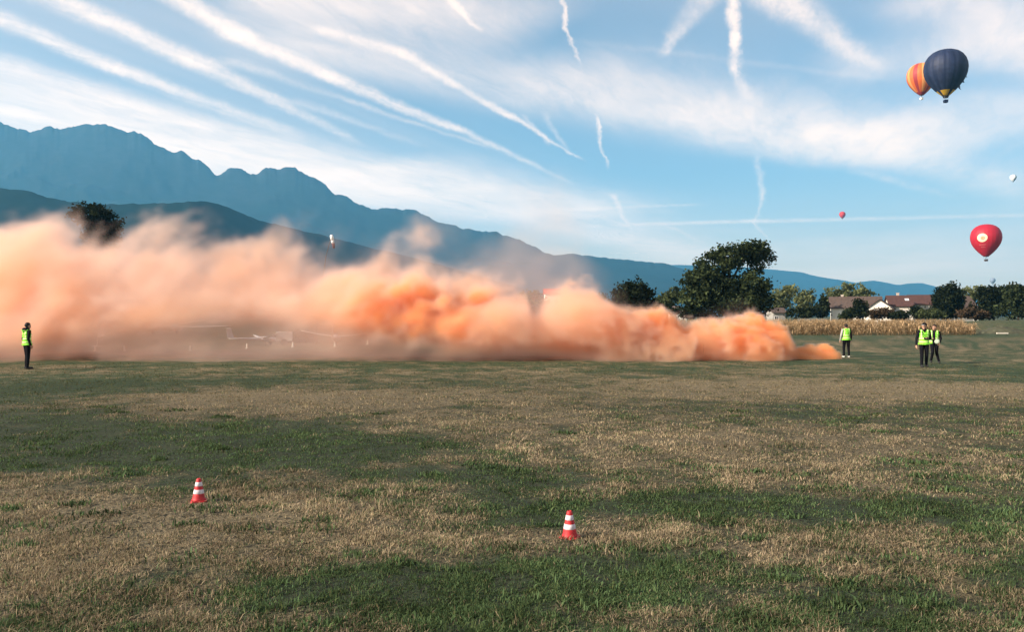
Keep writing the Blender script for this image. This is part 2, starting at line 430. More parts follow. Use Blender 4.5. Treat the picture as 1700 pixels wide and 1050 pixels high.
N = NT(gmat.node_tree); N.n.clear()
out = N.node('ShaderNodeOutputMaterial'); a = N.node('ShaderNodeAttribute', attribute_name='tint')
d_ = N.node('ShaderNodeBsdfDiffuse'); t_ = N.node('ShaderNodeBsdfTranslucent'); mx = N.node('ShaderNodeMixShader'); mx.inputs[0].default_value = 0.3
N.l.new(a.outputs['Color'], d_.inputs[0]); N.l.new(a.outputs['Color'], t_.inputs[0])
N.l.new(d_.outputs[0], mx.inputs[1]); N.l.new(t_.outputs[0], mx.inputs[2]); N.l.new(mx.outputs[0], out.inputs[0])
tag(link('grass', grass(900000), gmat), 'short tufted grass, part green and part straw dry, across the meadow', 'grass', kind='stuff')

# ------------------------------------------------------------------ mountains
def terrain(name, label, prof, Yt, Yr, Yb, u0, u1, ncol, nrow, mats, jag, seed, toe_pow=1.75, gully=0.5, recede=0.0):
    px = np.array([p[0] for p in prof], float); py = np.array([p[1] for p in prof], float)
    u = np.linspace(u0, u1, ncol); xs = u * FPX + 850
    top = np.interp(xs, px, 525 - py)
    top = top + jag * (fbm2(xs * .045 + seed, xs * 0 + seed, 5, .62) - .5) * np.clip(top / 120, 0.15, 1.5)
    top = np.maximum(top, 0)
    tsm = top.copy(); kk = np.hanning(2 * (ncol // 14) + 1) + 1e-6; kk /= kk.sum(); tsm = np.convolve(np.pad(top, ncol // 14, mode='edge'), kk, 'valid')
    Yrid = Yr * (1 + recede * np.clip(u + .38, 0, 1)) * (1 + 0.10 * (fbm2(u * 3 + seed, u * 0 + 2, 2) - .5))
    s = np.r_[np.linspace(0, 1, nrow), 1 + np.linspace(0.05, 1, 8)]
    S, U = np.meshgrid(s, u, indexing='ij')
    Yr2 = np.broadcast_to(Yrid, S.shape); SB = np.clip(S, 0, 1) ** 40; T2 = (np.broadcast_to(top, S.shape) * SB + np.broadcast_to(tsm * .96, S.shape) * (1 - SB)) / FPX; T1 = np.broadcast_to(top, S.shape) / FPX
    Yd = np.where(S <= 1, Yt + (Yr2 - Yt) * S, Yr2 + (Yb - Yr2) * (S - 1))
    ratio = np.where(S <= 1, np.clip(S, 0, 1) ** toe_pow, 1)
    X = U * Yd
    rid = 1 - np.abs(2 * fbm2(X / 900 + seed + .35 * fbm2(X / 400, Yd / 400, 2), Yd / 620 + seed, 5, .55) - 1)
    mid = np.clip(S * (1 - S) * 4, 0, 1)
    H = T2 * Yr2 * np.where(S <= 1, ratio * (1 - gully * mid * (1 - rid)), 1 - (S - 1))
    lim = T1 * Yd * np.where(S < 0.995, 0.985, 1.0)
    H = np.where(S <= 1, np.minimum(H, lim), H) + np.where(S <= 0.001, -20, 0)
    H = np.where(S >= 1.999, -20, H) + CAM_H
    v = np.c_[X.ravel(), Yd.ravel(), H.ravel()]
    nr_, nc_ = S.shape
    ii, jj = np.meshgrid(np.arange(nr_ - 1), np.arange(nc_ - 1), indexing='ij')
    q = np.stack([ii * nc_ + jj, ii * nc_ + jj + 1, (ii + 1) * nc_ + jj + 1, (ii + 1) * nc_ + jj], -1).reshape(-1, 4)
    me = np_mesh(name, v, q.ravel(), 4, smooth=True)
    return tag(link(name, me, mats), label, 'mountain', kind='structure')
def mountain_mat(name, low, high, z0, z1):
    m = bpy.data.materials.new(name); m.use_nodes = True
    N = NT(m.node_tree); b = m.node_tree.nodes['Principled BSDF']; b.inputs['Roughness'].default_value = 1; b.inputs['Specular IOR Level'].default_value = 0
    p = N.node('ShaderNodeNewGeometry').outputs['Position']
    sp = N.node('ShaderNodeSeparateXYZ'); N.l.new(p, sp.inputs[0])
    nz = N.noise(p, 0.004, 6.0, 0.65)[0]
    f_ = N.mr(N.math('ADD', sp.outputs[2], N.math('MULTIPLY', N.math('SUBTRACT', nz, .5), (z1 - z0) * 1.6)), z0, z1)
    c = N.mix(f_, (*low, 1), (*high, 1))
    c = N.mix(N.mr(N.noise(p, 0.02, 5.0, .6)[0], .35, .65, 0, .5), c, (*[k * .55 for k in low], 1))
    N.put(b.inputs['Base Color'], c)
    return m
rock = mountain_mat('forest_and_rock', (0.016, 0.026, 0.020), (0.03, 0.032, 0.034), 500, 1300)
forest = mountain_mat('hill_forest', (0.009, 0.020, 0.018), (0.014, 0.027, 0.022), 100, 700)
MAIN = [(-1500, 330), (-1000, 260), (-600, 230), (-250, 205), (-80, 192), (0, 203), (30, 213), (48, 217), (65, 214), (80, 211), (100, 214), (112, 212), (122, 207), (148, 204), (175, 208), (205, 218), (235, 221), (255, 236),
        (275, 247), (290, 255), (300, 252), (320, 262), (330, 263), (345, 277), (357, 291), (365, 289), (380, 280), (393, 278), (410, 285), (425, 291), (440, 281), (455, 277), (490, 282), (510, 292), (540, 307),
        (560, 322), (590, 338), (625, 351), (640, 348), (690, 352), (725, 368), (760, 376), (800, 383), (830, 389), (860, 397), (885, 407), (905, 419), (920, 424), (970, 423), (1010, 430), (1040, 432),
        (1080, 436), (1110, 440), (1150, 450), (1220, 475), (1300, 505), (1360, 525), (3000, 525)]
terrain('mountain_ridge', 'hazy blue mountain ridge with jagged summits descending to the right', MAIN, 3300, 6200, 9000, -1.65, 0.42, 1300, 60, rock, 12, 3.3, gully=0.42)
FOOT = [(-1500, 380), (-700, 330), (-250, 318), (0, 312), (40, 316), (80, 328), (130, 337), (200, 340), (280, 338), (330, 333), (350, 335), (380, 345), (420, 362), (470, 376), (530, 390), (600, 408), (660, 422),
        (720, 437), (800, 460), (900, 488), (1000, 515), (1040, 525), (1080, 525), (3000, 525)]
terrain('forested_foothill', 'dark teal forested foothill below the mountain ridge', FOOT, 950, 2250, 5600, -1.65, 0.2, 520, 44, forest, 5, 9.1, recede=2.0)
HILL = [(-200, 525), (500, 500), (800, 470), (900, 448), (1000, 440), (1100, 440), (1200, 441), (1285, 448), (1330, 452), (1350, 458), (1380, 463), (1400, 466), (1420, 470), (1432, 468), (1450, 466), (1470, 469), (1490, 474), (1510, 471), (1530, 470),
        (1560, 478), (1600, 486), (1700, 498), (1900, 506), (2600, 510), (3200, 525)]
terrain('far_hills', 'low blue hills far behind the houses', HILL, 7200, 10500, 13000, -0.6, 1.6, 420, 24, forest, 2, 5.2, gully=0.3)

# ------------------------------------------------------------------ trees
bark = mat('bark', (0.085, 0.065, 0.048), 0.95, 0.5, 3.0, bump=0.6)
L_dark = leaf_mat('leaves_dark_green', (0.085, 0.108, 0.046), (0.006, 0.010, 0.005))  # bright tone paints in sunlit leaves, near-black tone the shaded core
L_deep = leaf_mat('leaves_blackish_green', (0.038, 0.048, 0.023), (0.005, 0.008, 0.004))
L_pale = leaf_mat('leaves_pale_green', (0.19, 0.20, 0.085), (0.075, 0.088, 0.040))
L_mid = leaf_mat('leaves_mid_green', (0.10, 0.115, 0.045), (0.028, 0.038, 0.018))
L_rust = leaf_mat('leaves_brownish', (0.13, 0.085, 0.05), (0.045, 0.032, 0.02))
def crown_mesh(lobes, nclump, nleaf, leaf, seed, clump_r=0.6):
    """leaf cards in clumps spread through the volume of several lobes (cx, cy, cz, rx, ry, rz)"""
    r_ = np.random.default_rng(seed)
    lob = np.array(lobes, float)
    vol = lob[:, 3] * lob[:, 4] * lob[:, 5]
    which = r_.choice(len(lob), nclump, p=vol ** .8 / (vol ** .8).sum())
    dv = r_.normal(size=(nclump, 3)); dv /= np.linalg.norm(dv, axis=1)[:, None]
    rad_ = r_.uniform(0.35, 1.0, nclump) ** 0.55 * r_.uniform(.86, 1.07, nclump)
    c = lob[which, :3] + dv * rad_[:, None] * lob[which, 3:]
    n = nclump * nleaf
    cl = np.repeat(np.arange(nclump), nleaf)
    p = c[cl] + r_.normal(size=(n, 3)) * clump_r * np.array([[.5, .5, .38]])
    a = r_.normal(size=(n, 3)); a /= np.linalg.norm(a, axis=1)[:, None]
    b_ = np.cross(a, r_.normal(size=(n, 3))); b_ /= np.linalg.norm(b_, axis=1)[:, None]
    sz = leaf * r_.uniform(.6, 1.35, n)[:, None]
    a *= sz; b_ *= sz * .6
    v = np.stack([p - a, p + b_, p + a, p - b_], 1).reshape(-1, 3)
    tint = np.clip(r_.uniform(0, 1, nclump)[cl] * .65 + r_.uniform(0, .45, n), 0, 1) ** 2  # squared: few bright leaves among dark, sunlit contrast put into the colour
    return np_mesh('crown', v, np.arange(n * 4), 4, {'tint': np.repeat(tint, 4)})
def trunk_bm(h, r0, limbs, lean=(0, 0)):
    bm = bmesh.new()
    tube(bm, [(0, 0, -.2), (lean[0] * .3, lean[1] * .3, h * .35), (lean[0] * .7, lean[1] * .7, h * .7), (lean[0], lean[1], h)], [r0 * 1.25, r0, r0 * .75, r0 * .35], 8)
    for (z, e, rr) in limbs:
        s_ = Vector((lean[0] * z / h, lean[1] * z / h, z)); e = Vector(e); m_ = s_.lerp(e, .5) + Vector((0, 0, .08 * (e - s_).length))
        tube(bm, [s_, m_, e], [rr, rr * .7, rr * .25], 6)
    return bm
def tree(name, label, px, Y, base_py, lobes_px, m, nclump, nleaf, leaf, seed, group=None, clump_r=0.6, cat='tree', depth=1.0, limbs=True):
    """lobes_px: ellipses in photograph pixels (cx, cy, rx, ry) read at distance Y and given their own depth"""
    o0 = Vector((gx(px, Y), Y, 0)); k = Y / FPX
    r_ = random.Random(seed)
    lobes = []
    for (cx, cy, rx, ry) in lobes_px:
        lobes.append(((cx - px) * k, r_.uniform(-.35, .35) * rx * k * depth, CAM_H + (525 - cy) * k, rx * k, rx * k * depth, ry * k))
    root = empty(name, o0)
    tag(root, label, cat, group)
    link('crown', crown_mesh(lobes, nclump, nleaf, leaf, seed, clump_r), m, root)
    zt = max(l[2] for l in lobes); cxm = sum(l[0] for l in lobes) / len(lobes)
    big = sorted(lobes, key=lambda l: -l[3])[:6]
    lm = [(zt * r_.uniform(.25, .55), (l[0], l[1], l[2]), zt * .017) for l in big] if limbs else []
    ob = from_bm('trunk', trunk_bm(zt * .9, max(.06, zt * .028), lm, (cxm * .7, 0)), bark, root)
    return root

tree('broad_tree', 'large spreading dark green tree with sky gaps behind the smoke', 1207, 130, 530,
     [(1166, 472, 32, 30), (1158, 498, 30, 22), (1190, 445, 34, 26), (1215, 425, 30, 22), (1245, 418, 32, 19), (1262, 432, 20, 26), (1240, 478, 40, 24), (1200, 490, 44, 32), (1255, 500, 30, 26), (1268, 455, 14, 24), (1218, 505, 54, 18), (1143, 465, 14, 8)],
     L_dark, 780, 30, .25, 11, clump_r=.9)
tree('round_tree', 'dense rounded blackish tree left of the large spreading tree', 1050, 122, 528,
     [(1050, 492, 32, 25), (1054, 478, 20, 13), (1032, 497, 20, 18), (1072, 500, 17, 20), (1050, 508, 36, 16)], L_deep, 260, 26, .22, 12, clump_r=.7)
tree('leaning_tree', 'dark tree rising out of the smoke against the foothill', 160, 150, 530,
     [(155, 358, 33, 20), (142, 356, 22, 17), (172, 370, 27, 22), (165, 392, 30, 26), (184, 380, 18, 10), (158, 440, 34, 44)], L_deep, 420, 30, .26, 13, clump_r=.8)
tree('slender_tree', 'small grey-green tree between the rounded tree and the spreading tree', 1108, 160, 528, [(1105, 500, 17, 14), (1120, 490, 15, 12), (1098, 512, 14, 14)], L_mid, 70, 26, .3, 14, clump_r=.8)
pales = [(1302, [(1300, 492, 17, 18), (1312, 486, 12, 12), (1296, 508, 16, 14)], 230, 'pale green tree next to the large spreading tree'),
         (1340, [(1336, 498, 15, 15), (1345, 490, 10, 10), (1340, 512, 17, 12)], 240, 'low pale tree in the row left of the dark conical tree'),
         (1392, [(1386, 488, 15, 14), (1380, 500, 15, 14), (1395, 498, 13, 12)], 260, 'pale yellowish tree behind the brown-roofed house, leftmost'),
         (1410, [(1402, 482, 16, 13), (1412, 485, 12, 13), (1408, 500, 18, 14)], 262, 'tallest pale green tree over the brown-roofed house'),
         (1436, [(1430, 486, 12, 13), (1441, 491, 12, 12), (1436, 505, 16, 14)], 258, 'pale tree over the right end of the brown roof')]
for i, (px, lp, Y, lb) in enumerate(pales):
    tree('pale_tree', lb, px, Y, 528, lp, L_pale, 60, 26, .42, 20 + i, 'pale trees behind the houses', clump_r=1.2)
tree('conifer', 'narrow dark conical tree beside the brown-roofed house', 1366, 205, 528, [(1366, 499, 5, 8), (1366, 508, 8, 10), (1365, 518, 10, 10)], L_deep, 90, 24, .3, 31, clump_r=.6)
tree('spiky_tree', 'tall dark tree with spiky top right of the red-roofed house', 1573, 190, 530, [(1573, 498, 22, 24), (1580, 480, 10, 9), (1566, 482, 9, 9), (1590, 486, 7, 8), (1574, 516, 27, 14), (1560, 500, 12, 18)], L_deep, 260, 26, .3, 32, clump_r=.9)
tree('rounded_far_tree', 'grey-green rounded tree above the half-hidden roof', 1612, 250, 528, [(1612, 488, 17, 14), (1626, 484, 14, 12), (1606, 500, 14, 12)], L_pale, 60, 24, .42, 33, clump_r=1.1)
tree('dark_tree', 'broad dark tree below the tiny grey balloon', 1650, 185, 530, [(1650, 500, 28, 26), (1640, 486, 16, 12), (1660, 488, 16, 12), (1640, 516, 34, 14)], L_deep, 260, 26, .3, 34, clump_r=.9)
tree('dark_tree', 'dark olive tree at the right edge of the picture', 1690, 180, 530, [(1686, 490, 22, 20), (1705, 500, 26, 26), (1690, 514, 34, 16)], L_dark, 260, 26, .3, 35, clump_r=.9)
tree('dark_tree', 'dark tree just beyond the right edge beside the olive tree', 1755, 182, 530, [(1752, 492, 28, 24), (1765, 510, 34, 18)], L_deep, 160, 24, .32, 36, clump_r=.9)
for i, (px, lp, Y, lb) in enumerate([(886, [(884, 494, 14, 10), (870, 500, 14, 12), (895, 506, 16, 14)], 220, 'grey-green tree in the notch of the smoke left of the red roof'),
                                     (985, [(985, 500, 22, 14), (970, 508, 20, 14)], 240, 'low tree half hidden by smoke left of the rounded blackish tree'),
                                     (760, [(760, 500, 30, 16), (730, 508, 26, 14)], 260, 'low tree hidden behind the thick orange smoke'),
                                     (500, [(500, 500, 34, 18), (470, 508, 26, 14)], 240, 'low tree behind the thin smoke beyond the gliders'),
                                     (300, [(300, 500, 34, 18), (330, 508, 26, 14)], 240, 'low tree behind the smoke beyond the tail fins')]):
    tree('field_edge_tree', lb, px, Y, 528, lp, L_mid, 70, 24, .42, 40 + i, 'trees along the far field edge', clump_r=1.2)
# shrubs and hedges in front of the houses
shr = [(1425, 178, [(1425, 512, 14, 13), (1420, 520, 18, 9)], L_deep, 'round black-green bush before the brown-roofed house'),
       (1395, 185, [(1404, 525, 9, 4), (1410, 521, 6, 6)], L_dark, 'low hedge under the white wall of the brown-roofed house'),
       (1458, 182, [(1456, 521, 18, 7), (1470, 519, 12, 7)], L_rust, 'brownish shrub below the white gable'),
       (1490, 180, [(1488, 524, 12, 5), (1498, 523, 8, 5)], L_deep, 'dark shrub under the terrace of the red-roofed house'),
       (1520, 184, [(1519, 516, 6, 8), (1526, 522, 9, 5)], L_deep, 'dark shrub between the two white walls of the red-roofed house'),
       (1545, 176, [(1545, 522, 24, 7)], L_mid, 'low grey-green hedge left of the spiky tree'),
       (1330, 190, [(1325, 521, 26, 8), (1350, 519, 18, 9)], L_deep, 'long dark hedge beyond the corn next to the smoke'),
       (1610, 178, [(1605, 520, 20, 8), (1625, 522, 16, 7)], L_rust, 'brownish low shrub right of the spiky tree'),
       (1150, 140, [(1140, 520, 26, 8), (1165, 522, 24, 8)], L_deep, 'dark hedge at the foot of the large spreading tree')]
for i, (px, Y, lp, m, lb) in enumerate(shr):
    tree('shrub', lb, px, Y, 528, lp, m, 70, 24, .26, 60 + i, 'shrubs and hedges before the houses', clump_r=.7, cat='shrub', limbs=False)

# ------------------------------------------------------------------ houses
plaster = mat('cream_plaster', (0.62, 0.56, 0.47), 0.9, 0.12, 1.2)
plaster_w = mat('white_plaster', (0.74, 0.69, 0.60), 0.9, 0.1, 1.2)
wall_grey = mat('grey_render', (0.30, 0.28, 0.25), 0.9, 0.2, 1.2)
def roof_mat(name, c):
    m = mat(name, c, 0.9, 0.35, 2.0); N = NT(m.node_tree); b = m.node_tree.nodes['Principled BSDF']
    wv = N.node('ShaderNodeTexWave', bands_direction='X'); wv.inputs['Scale'].default_value = 4.0
    N.put(wv.inputs['Vector'], N.node('ShaderNodeTexCoord').outputs['Object'])
    bn = N.node('ShaderNodeBump'); bn.inputs['Strength'].default_value = .5; N.put(bn.inputs['Height'], wv.outputs['Fac']); N.l.new(bn.outputs[0], b.inputs['Normal'])
    return m
tile_brown = roof_mat('weathered_brown_tiles', (0.095, 0.065, 0.052))
tile_red = roof_mat('red_tiles', (0.085, 0.040, 0.033))
dark_wood = mat('dark_wood', (0.05, 0.035, 0.025), 0.8, 0.3)
glass = mat('window_glass', (0.02, 0.025, 0.03), 0.08, spec=0.6)
white_frame = mat('white_frame', (0.75, 0.74, 0.72), 0.6)
brick_m = mat('chimney_plaster', (0.5, 0.42, 0.35), 0.9, 0.3, 6)
def house(name, label, x0, x1, yf, depth, zb, ze, zr, wallm, roofm, gable='side', windows=(), doors=(), chimneys=(), skylights=(), over=.45, group='houses beyond the corn', rz=0.0):
    """gable 'side': ridge runs left-right (the roof slope faces the field); 'front': the gable end faces the field"""
    w = x1 - x0; root = empty(name, ((x0 + x1) / 2, yf, zb), rz); tag(root, label, 'house', group)
    H, Rg = ze - zb, zr - zb; hw = w / 2
    bm = bmesh.new()
    if gable == 'side':
        sec = [(0, 0), (depth, 0), (depth, H), (depth / 2, Rg - .12), (0, H)]
        pts = [[bm.verts.new((sx, y, z)) for y, z in sec] for sx in (-hw, hw)]
    else:
        sec = [(-hw, 0), (hw, 0), (hw, H), (0, Rg - .12), (-hw, H)]
        pts = [[bm.verts.new((x, y, z)) for x, z in sec] for y in (0, depth)]
    bm.faces.new(pts[0]); bm.faces.new(pts[1][::-1])
    for i in range(5): bm.faces.new((pts[0][i], pts[1][i], pts[1][(i + 1) % 5], pts[0][(i + 1) % 5]))
    bmesh.ops.recalc_face_normals(bm, faces=bm.faces)
    from_bm('wall', bm, wallm, root)
    bm = bmesh.new()
    half = depth / 2 if gable == 'side' else hw
    sl = (Rg - H) / half; t = .16
    for sgn in (-1, 1):
        e = half + over
        prof = [(0, Rg), (sgn * e, Rg - sl * e), (sgn * e, Rg - sl * e + t), (0, Rg + t)]
        L0, L1 = ((-hw - over, hw + over) if gable == 'side' else (-over, depth + over))
        mk = (lambda a, z, l: (l, depth / 2 + a, z)) if gable == 'side' else (lambda a, z, l: (a, l, z))
        va = [bm.verts.new(mk(a_, z, L0)) for a_, z in prof]; vb = [bm.verts.new(mk(a_, z, L1)) for a_, z in prof]
        bm.faces.new(va); bm.faces.new(vb[::-1])
        for i in range(4): bm.faces.new((va[i], vb[i], vb[(i + 1) % 4], va[(i + 1) % 4]))
    bmesh.ops.recalc_face_normals(bm, faces=bm.faces)
    rf = from_bm('roof', bm, roofm, root)
    for (cx, cz, ww, hh) in windows:
        bm = bmesh.new(); bx(bm, cx - ww / 2, cx + ww / 2, -.03, .05, cz - hh / 2, cz + hh / 2)
        wn = from_bm('window', bm, glass, root)
        bm = bmesh.new(); fw = .09
        bx(bm, cx - ww / 2 - fw, cx - ww / 2, -.06, .04, cz - hh / 2 - fw, cz + hh / 2 + fw); bx(bm, cx + ww / 2, cx + ww / 2 + fw, -.06, .04, cz - hh / 2 - fw, cz + hh / 2 + fw)
        bx(bm, cx - ww / 2, cx + ww / 2, -.058, .04, cz + hh / 2, cz + hh / 2 + fw); bx(bm, cx - ww / 2, cx + ww / 2, -.058, .04, cz - hh / 2 - fw, cz - hh / 2); bx(bm, cx - .03, cx + .03, -.055, -.031, cz - hh / 2, cz + hh / 2)
        from_bm('frame', bm, white_frame, wn)
    for (cx, ww, hh) in doors:
        bm = bmesh.new(); bx(bm, cx - ww / 2, cx + ww / 2, -.05, .05, 0.02, hh)
        dd_ = from_bm('door', bm, dark_wood, root)
        bm = bmesh.new(); bx(bm, cx + ww / 2 - .16, cx + ww / 2 - .10, -.1, -.051, hh * .48, hh * .54); from_bm('handle', bm, white_frame, dd_)
    for (cx, a_, hh) in chimneys:
        bm = bmesh.new(); bx(bm, cx - .3, cx + .3, depth / 2 + a_ - .3, depth / 2 + a_ + .3, Rg - .8, Rg + hh); bx(bm, cx - .38, cx + .38, depth / 2 + a_ - .38, depth / 2 + a_ + .38, Rg + hh, Rg + hh + .12)
        from_bm('chimney', bm, brick_m, rf)
    for (cx, fr) in skylights:
        a_ = -half * fr; z = Rg + t - sl * abs(a_)
        M = Matrix.Translation((cx, depth / 2 + a_, z)) @ Matrix.Rotation(math.atan(sl), 4, 'X')
        bm = bmesh.new(); bx(bm, -.45, .45, -.55, .55, -.05, .07, M); from_bm('skylight', bm, white_frame, rf)
    return root
YH = 205; K = YH / FPX
z_ = lambda py: CAM_H + (525 - py) * K
house('house', 'low house with long weathered brown roof and white end wall', gx(1382, YH), gx(1460, YH), YH, 9, 0, z_(511), z_(493), plaster_w, tile_brown, windows=[(1.2, 1.5, 1.2, 1.2), (4.0, 1.5, 1.2, 1.2)], doors=[(-1.2, 1.1, 2.1)], chimneys=[(-3.0, .3, .5)], rz=R(-20))
house('house', 'house with white gable end under a dark roof edge', gx(1441, 196), gx(1479, 196), 196, 8, 0, CAM_H + 13 * 196 / FPX, CAM_H + (525 - 498) * 196 / FPX, plaster_w, tile_brown, 'front', windows=[(0, 2.0, 1.2, 1.2)], rz=R(-28))
house('house', 'red-roofed house with chimney, skylight and terrace', gx(1480, 208), gx(1514, 208), 208, 10, 0, CAM_H + 17 * 208 / FPX, CAM_H + 34 * 208 / FPX, plaster, tile_red, windows=[(-1.9, 2.8, .9, 1.3), (.2, 2.8, 1.0, 1.3), (1.6, 2.8, 1.0, 1.3)], doors=[(-.8, 1.0, 2.1)], chimneys=[(-.1, .4, .7)], skylights=[(1.6, .45)], rz=R(-16))
house('house', 'long red-roofed wing with one dark square window', gx(1516, 214), gx(1552, 214), 214, 10, 0, CAM_H + 20 * 214 / FPX, CAM_H + 35 * 214 / FPX, plaster, tile_red, windows=[(1.7, 3.2, .9, 1.0)], doors=[(-1.4, 1.0, 2.1)], rz=R(-16))
house('house', 'dark roofed house half hidden right of the spiky tree', gx(1592, 216), gx(1624, 216), 216, 10, 0, CAM_H + 12 * 216 / FPX, CAM_H + 33 * 216 / FPX, plaster_w, tile_brown, windows=[(-1.5, 2.2, 1.0, 1.2), (1.2, 2.2, 1.0, 1.2)], doors=[(0, 1.0, 2.0)], chimneys=[(-1.4, .2, .5)])
house('house', 'small white-walled house at the foot of the large spreading tree', gx(1112, 175), gx(1140, 175), 175, 8, 0, CAM_H + 8 * 175 / FPX, CAM_H + 16 * 175 / FPX, plaster_w, tile_brown, 'front', windows=[(-.6, 1.6, .8, .9)])
house('house', 'small white house with bright red roof peeking over the smoke', gx(905, 260), gx(930, 260), 260, 8, 0, CAM_H + 37 * 260 / FPX, CAM_H + 45 * 260 / FPX, plaster_w, mat('bright_red_tiles', (0.45, 0.06, 0.05), .8, .2, 2), windows=[(-1.2, 6.5, .9, 1.1), (1.2, 6.5, .9, 1.1)], doors=[(0, 1.0, 2.1)])
house('house', 'low grey outbuilding between the pale trees and the corn', gx(1284, 215), gx(1304, 215), 215, 6, 0, CAM_H + 6 * 215 / FPX, CAM_H + 13 * 215 / FPX, wall_grey, tile_brown, windows=[(-.8, 1.6, .8, .8)])

# garden walls before the houses
wallm = mat('pale_garden_wall', (0.36, 0.34, 0.30), 0.9, 0.2, 1.0)
for (x0, x1, Y, h, lb) in ((1325, 1372, 172, 1.5, 'pale low garden wall left of the brown-roofed house'), (1480, 1560, 168, 1.1, 'pale low garden wall before the red-roofed house'), (1585, 1615, 172, 1.4, 'pale garden wall right of the spiky tree')):
    bm = bmesh.new(); hw = (gx(x1, Y) - gx(x0, Y)) / 2
    bx(bm, -hw, hw, -.12, .12, -.05, h)
    ob = from_bm('garden_wall', bm, wallm, None); ob.location = (gx((x0 + x1) / 2, Y), Y, 0); tag(ob, lb, 'wall', 'garden walls')
    bm = bmesh.new(); bx(bm, -hw - .05, hw + .05, -.18, .18, h, h + .07); from_bm('coping', bm, wallm, ob)

# ------------------------------------------------------------------ dry corn field
def corn():
    r_ = np.random.default_rng(5); vs, fs, ts = [], [], []
    pts = []
    for row in range(34):
        Y = 92 + row * .75 + max(0, row - 12) * .8
        x0, x1 = gx(1180, 92), gx(1616 - 3 * math.sin(row), Y)
        n = int((x1 - x0) / .26 * (1 if row < 8 else .55))
        xs = np.sort(r_.uniform(x0, x1, n))
        for x in xs: pts.append((x, Y + r_.normal(0, .08)))
    k = 0
    for (x, y) in pts:
        h = r_.uniform(1.12, 1.6) * (1 - .3 * (x > gx(1600, y))); ln = r_.normal(0, .10, 2)
        tx, ty = x + ln[0] * h, y + ln[1] * h; t0 = r_.uniform(0, .6)
        w = .018
        vs += [(x - w, y, 0), (x + w, y, 0), (tx + w * .5, ty, h), (tx - w * .5, ty, h)]; fs.append((k, k + 1, k + 2, k + 3)); ts += [t0] * 4; k += 4
        vs += [(tx - .05, ty, h - .05), (tx + .02, ty + .05, h + .02), (tx + .03, ty, h + .22), (tx - .04, ty - .04, h + .1)]; fs.append((k, k + 1, k + 2, k + 3)); ts += [min(1, t0 + .5)] * 4; k += 4
        for i in range(6):
            f_ = r_.uniform(.12, .95); a_ = r_.uniform(0, 2 * math.pi); L = r_.uniform(.3, .65); dr_ = r_.uniform(-.5, .25)
            bx_, by_, bz_ = x + (tx - x) * f_, y + (ty - y) * f_, h * f_
            c_, s_ = math.cos(a_), math.sin(a_); ww = r_.uniform(.03, .055)
            m = (bx_ + c_ * L * .5, by_ + s_ * L * .5, bz_ + .12); e = (bx_ + c_ * L, by_ + s_ * L, max(.03, bz_ + dr_))
            vs += [(bx_, by_, bz_), (m[0] - s_ * ww, m[1] + c_ * ww, m[2]), e, (m[0] + s_ * ww, m[1] - c_ * ww, m[2] - .03)]
            fs.append((k, k + 1, k + 2, k + 3)); ts += [np.clip(t0 + r_.uniform(-.3, .5) + (f_ - .5) * .5, 0, 1)] * 4; k += 4
    return np_mesh('corn_field', np.array(vs), np.array(fs).ravel(), 4, {'tint': np.array(ts)})
corn_m = leaf_mat('dry_corn', (0.66, 0.45, 0.25), (0.16, 0.11, 0.055), .3)
tag(link('corn_field', corn(), corn_m), 'strip of dry tan corn in front of the houses', 'corn', kind='stuff')

# grassy rise and mound at the right
def mound(name, label, cx, cy, rx, ry, h, seed, m):
    n = 60; g = np.linspace(-1, 1, n); A, B = np.meshgrid(g, g, indexing='ij')
    q_ = np.clip(1 - A ** 2 - B ** 2, 0, 1)
    Z = h * q_ ** 1.2 * (.75 + .5 * fbm2(A * 4 + seed, B * 4, 4)) - .05
    ii, jj = np.meshgrid(np.arange(n - 1), np.arange(n - 1), indexing='ij')
    q = np.stack([ii * n + jj, (ii + 1) * n + jj, (ii + 1) * n + jj + 1, ii * n + jj + 1], -1).reshape(-1, 4)
    me = np_mesh(name, np.c_[(cx + A * rx).ravel(), (cy + B * ry).ravel(), Z.ravel()], q.ravel(), 4, {'dry': np.full(n * n, .45)}, smooth=True)
    return tag(link(name, me, m), label, 'mound', kind='structure')
weedy = mat('weedy_soil', (0.075, 0.075, 0.045), 1.0, .6, 1.5, bump=.8)
mound('grassy_bank', 'grassy bank rising at the right behind the corn', gx(1760, 125), 128, 26, 22, 1.55, 2.0, gm)
mound('earth_mound', 'low dark weedy mound at the right edge of the field', gx(1672, 100), 101, 3.4, 2.0, .85, 4.0, weedy)

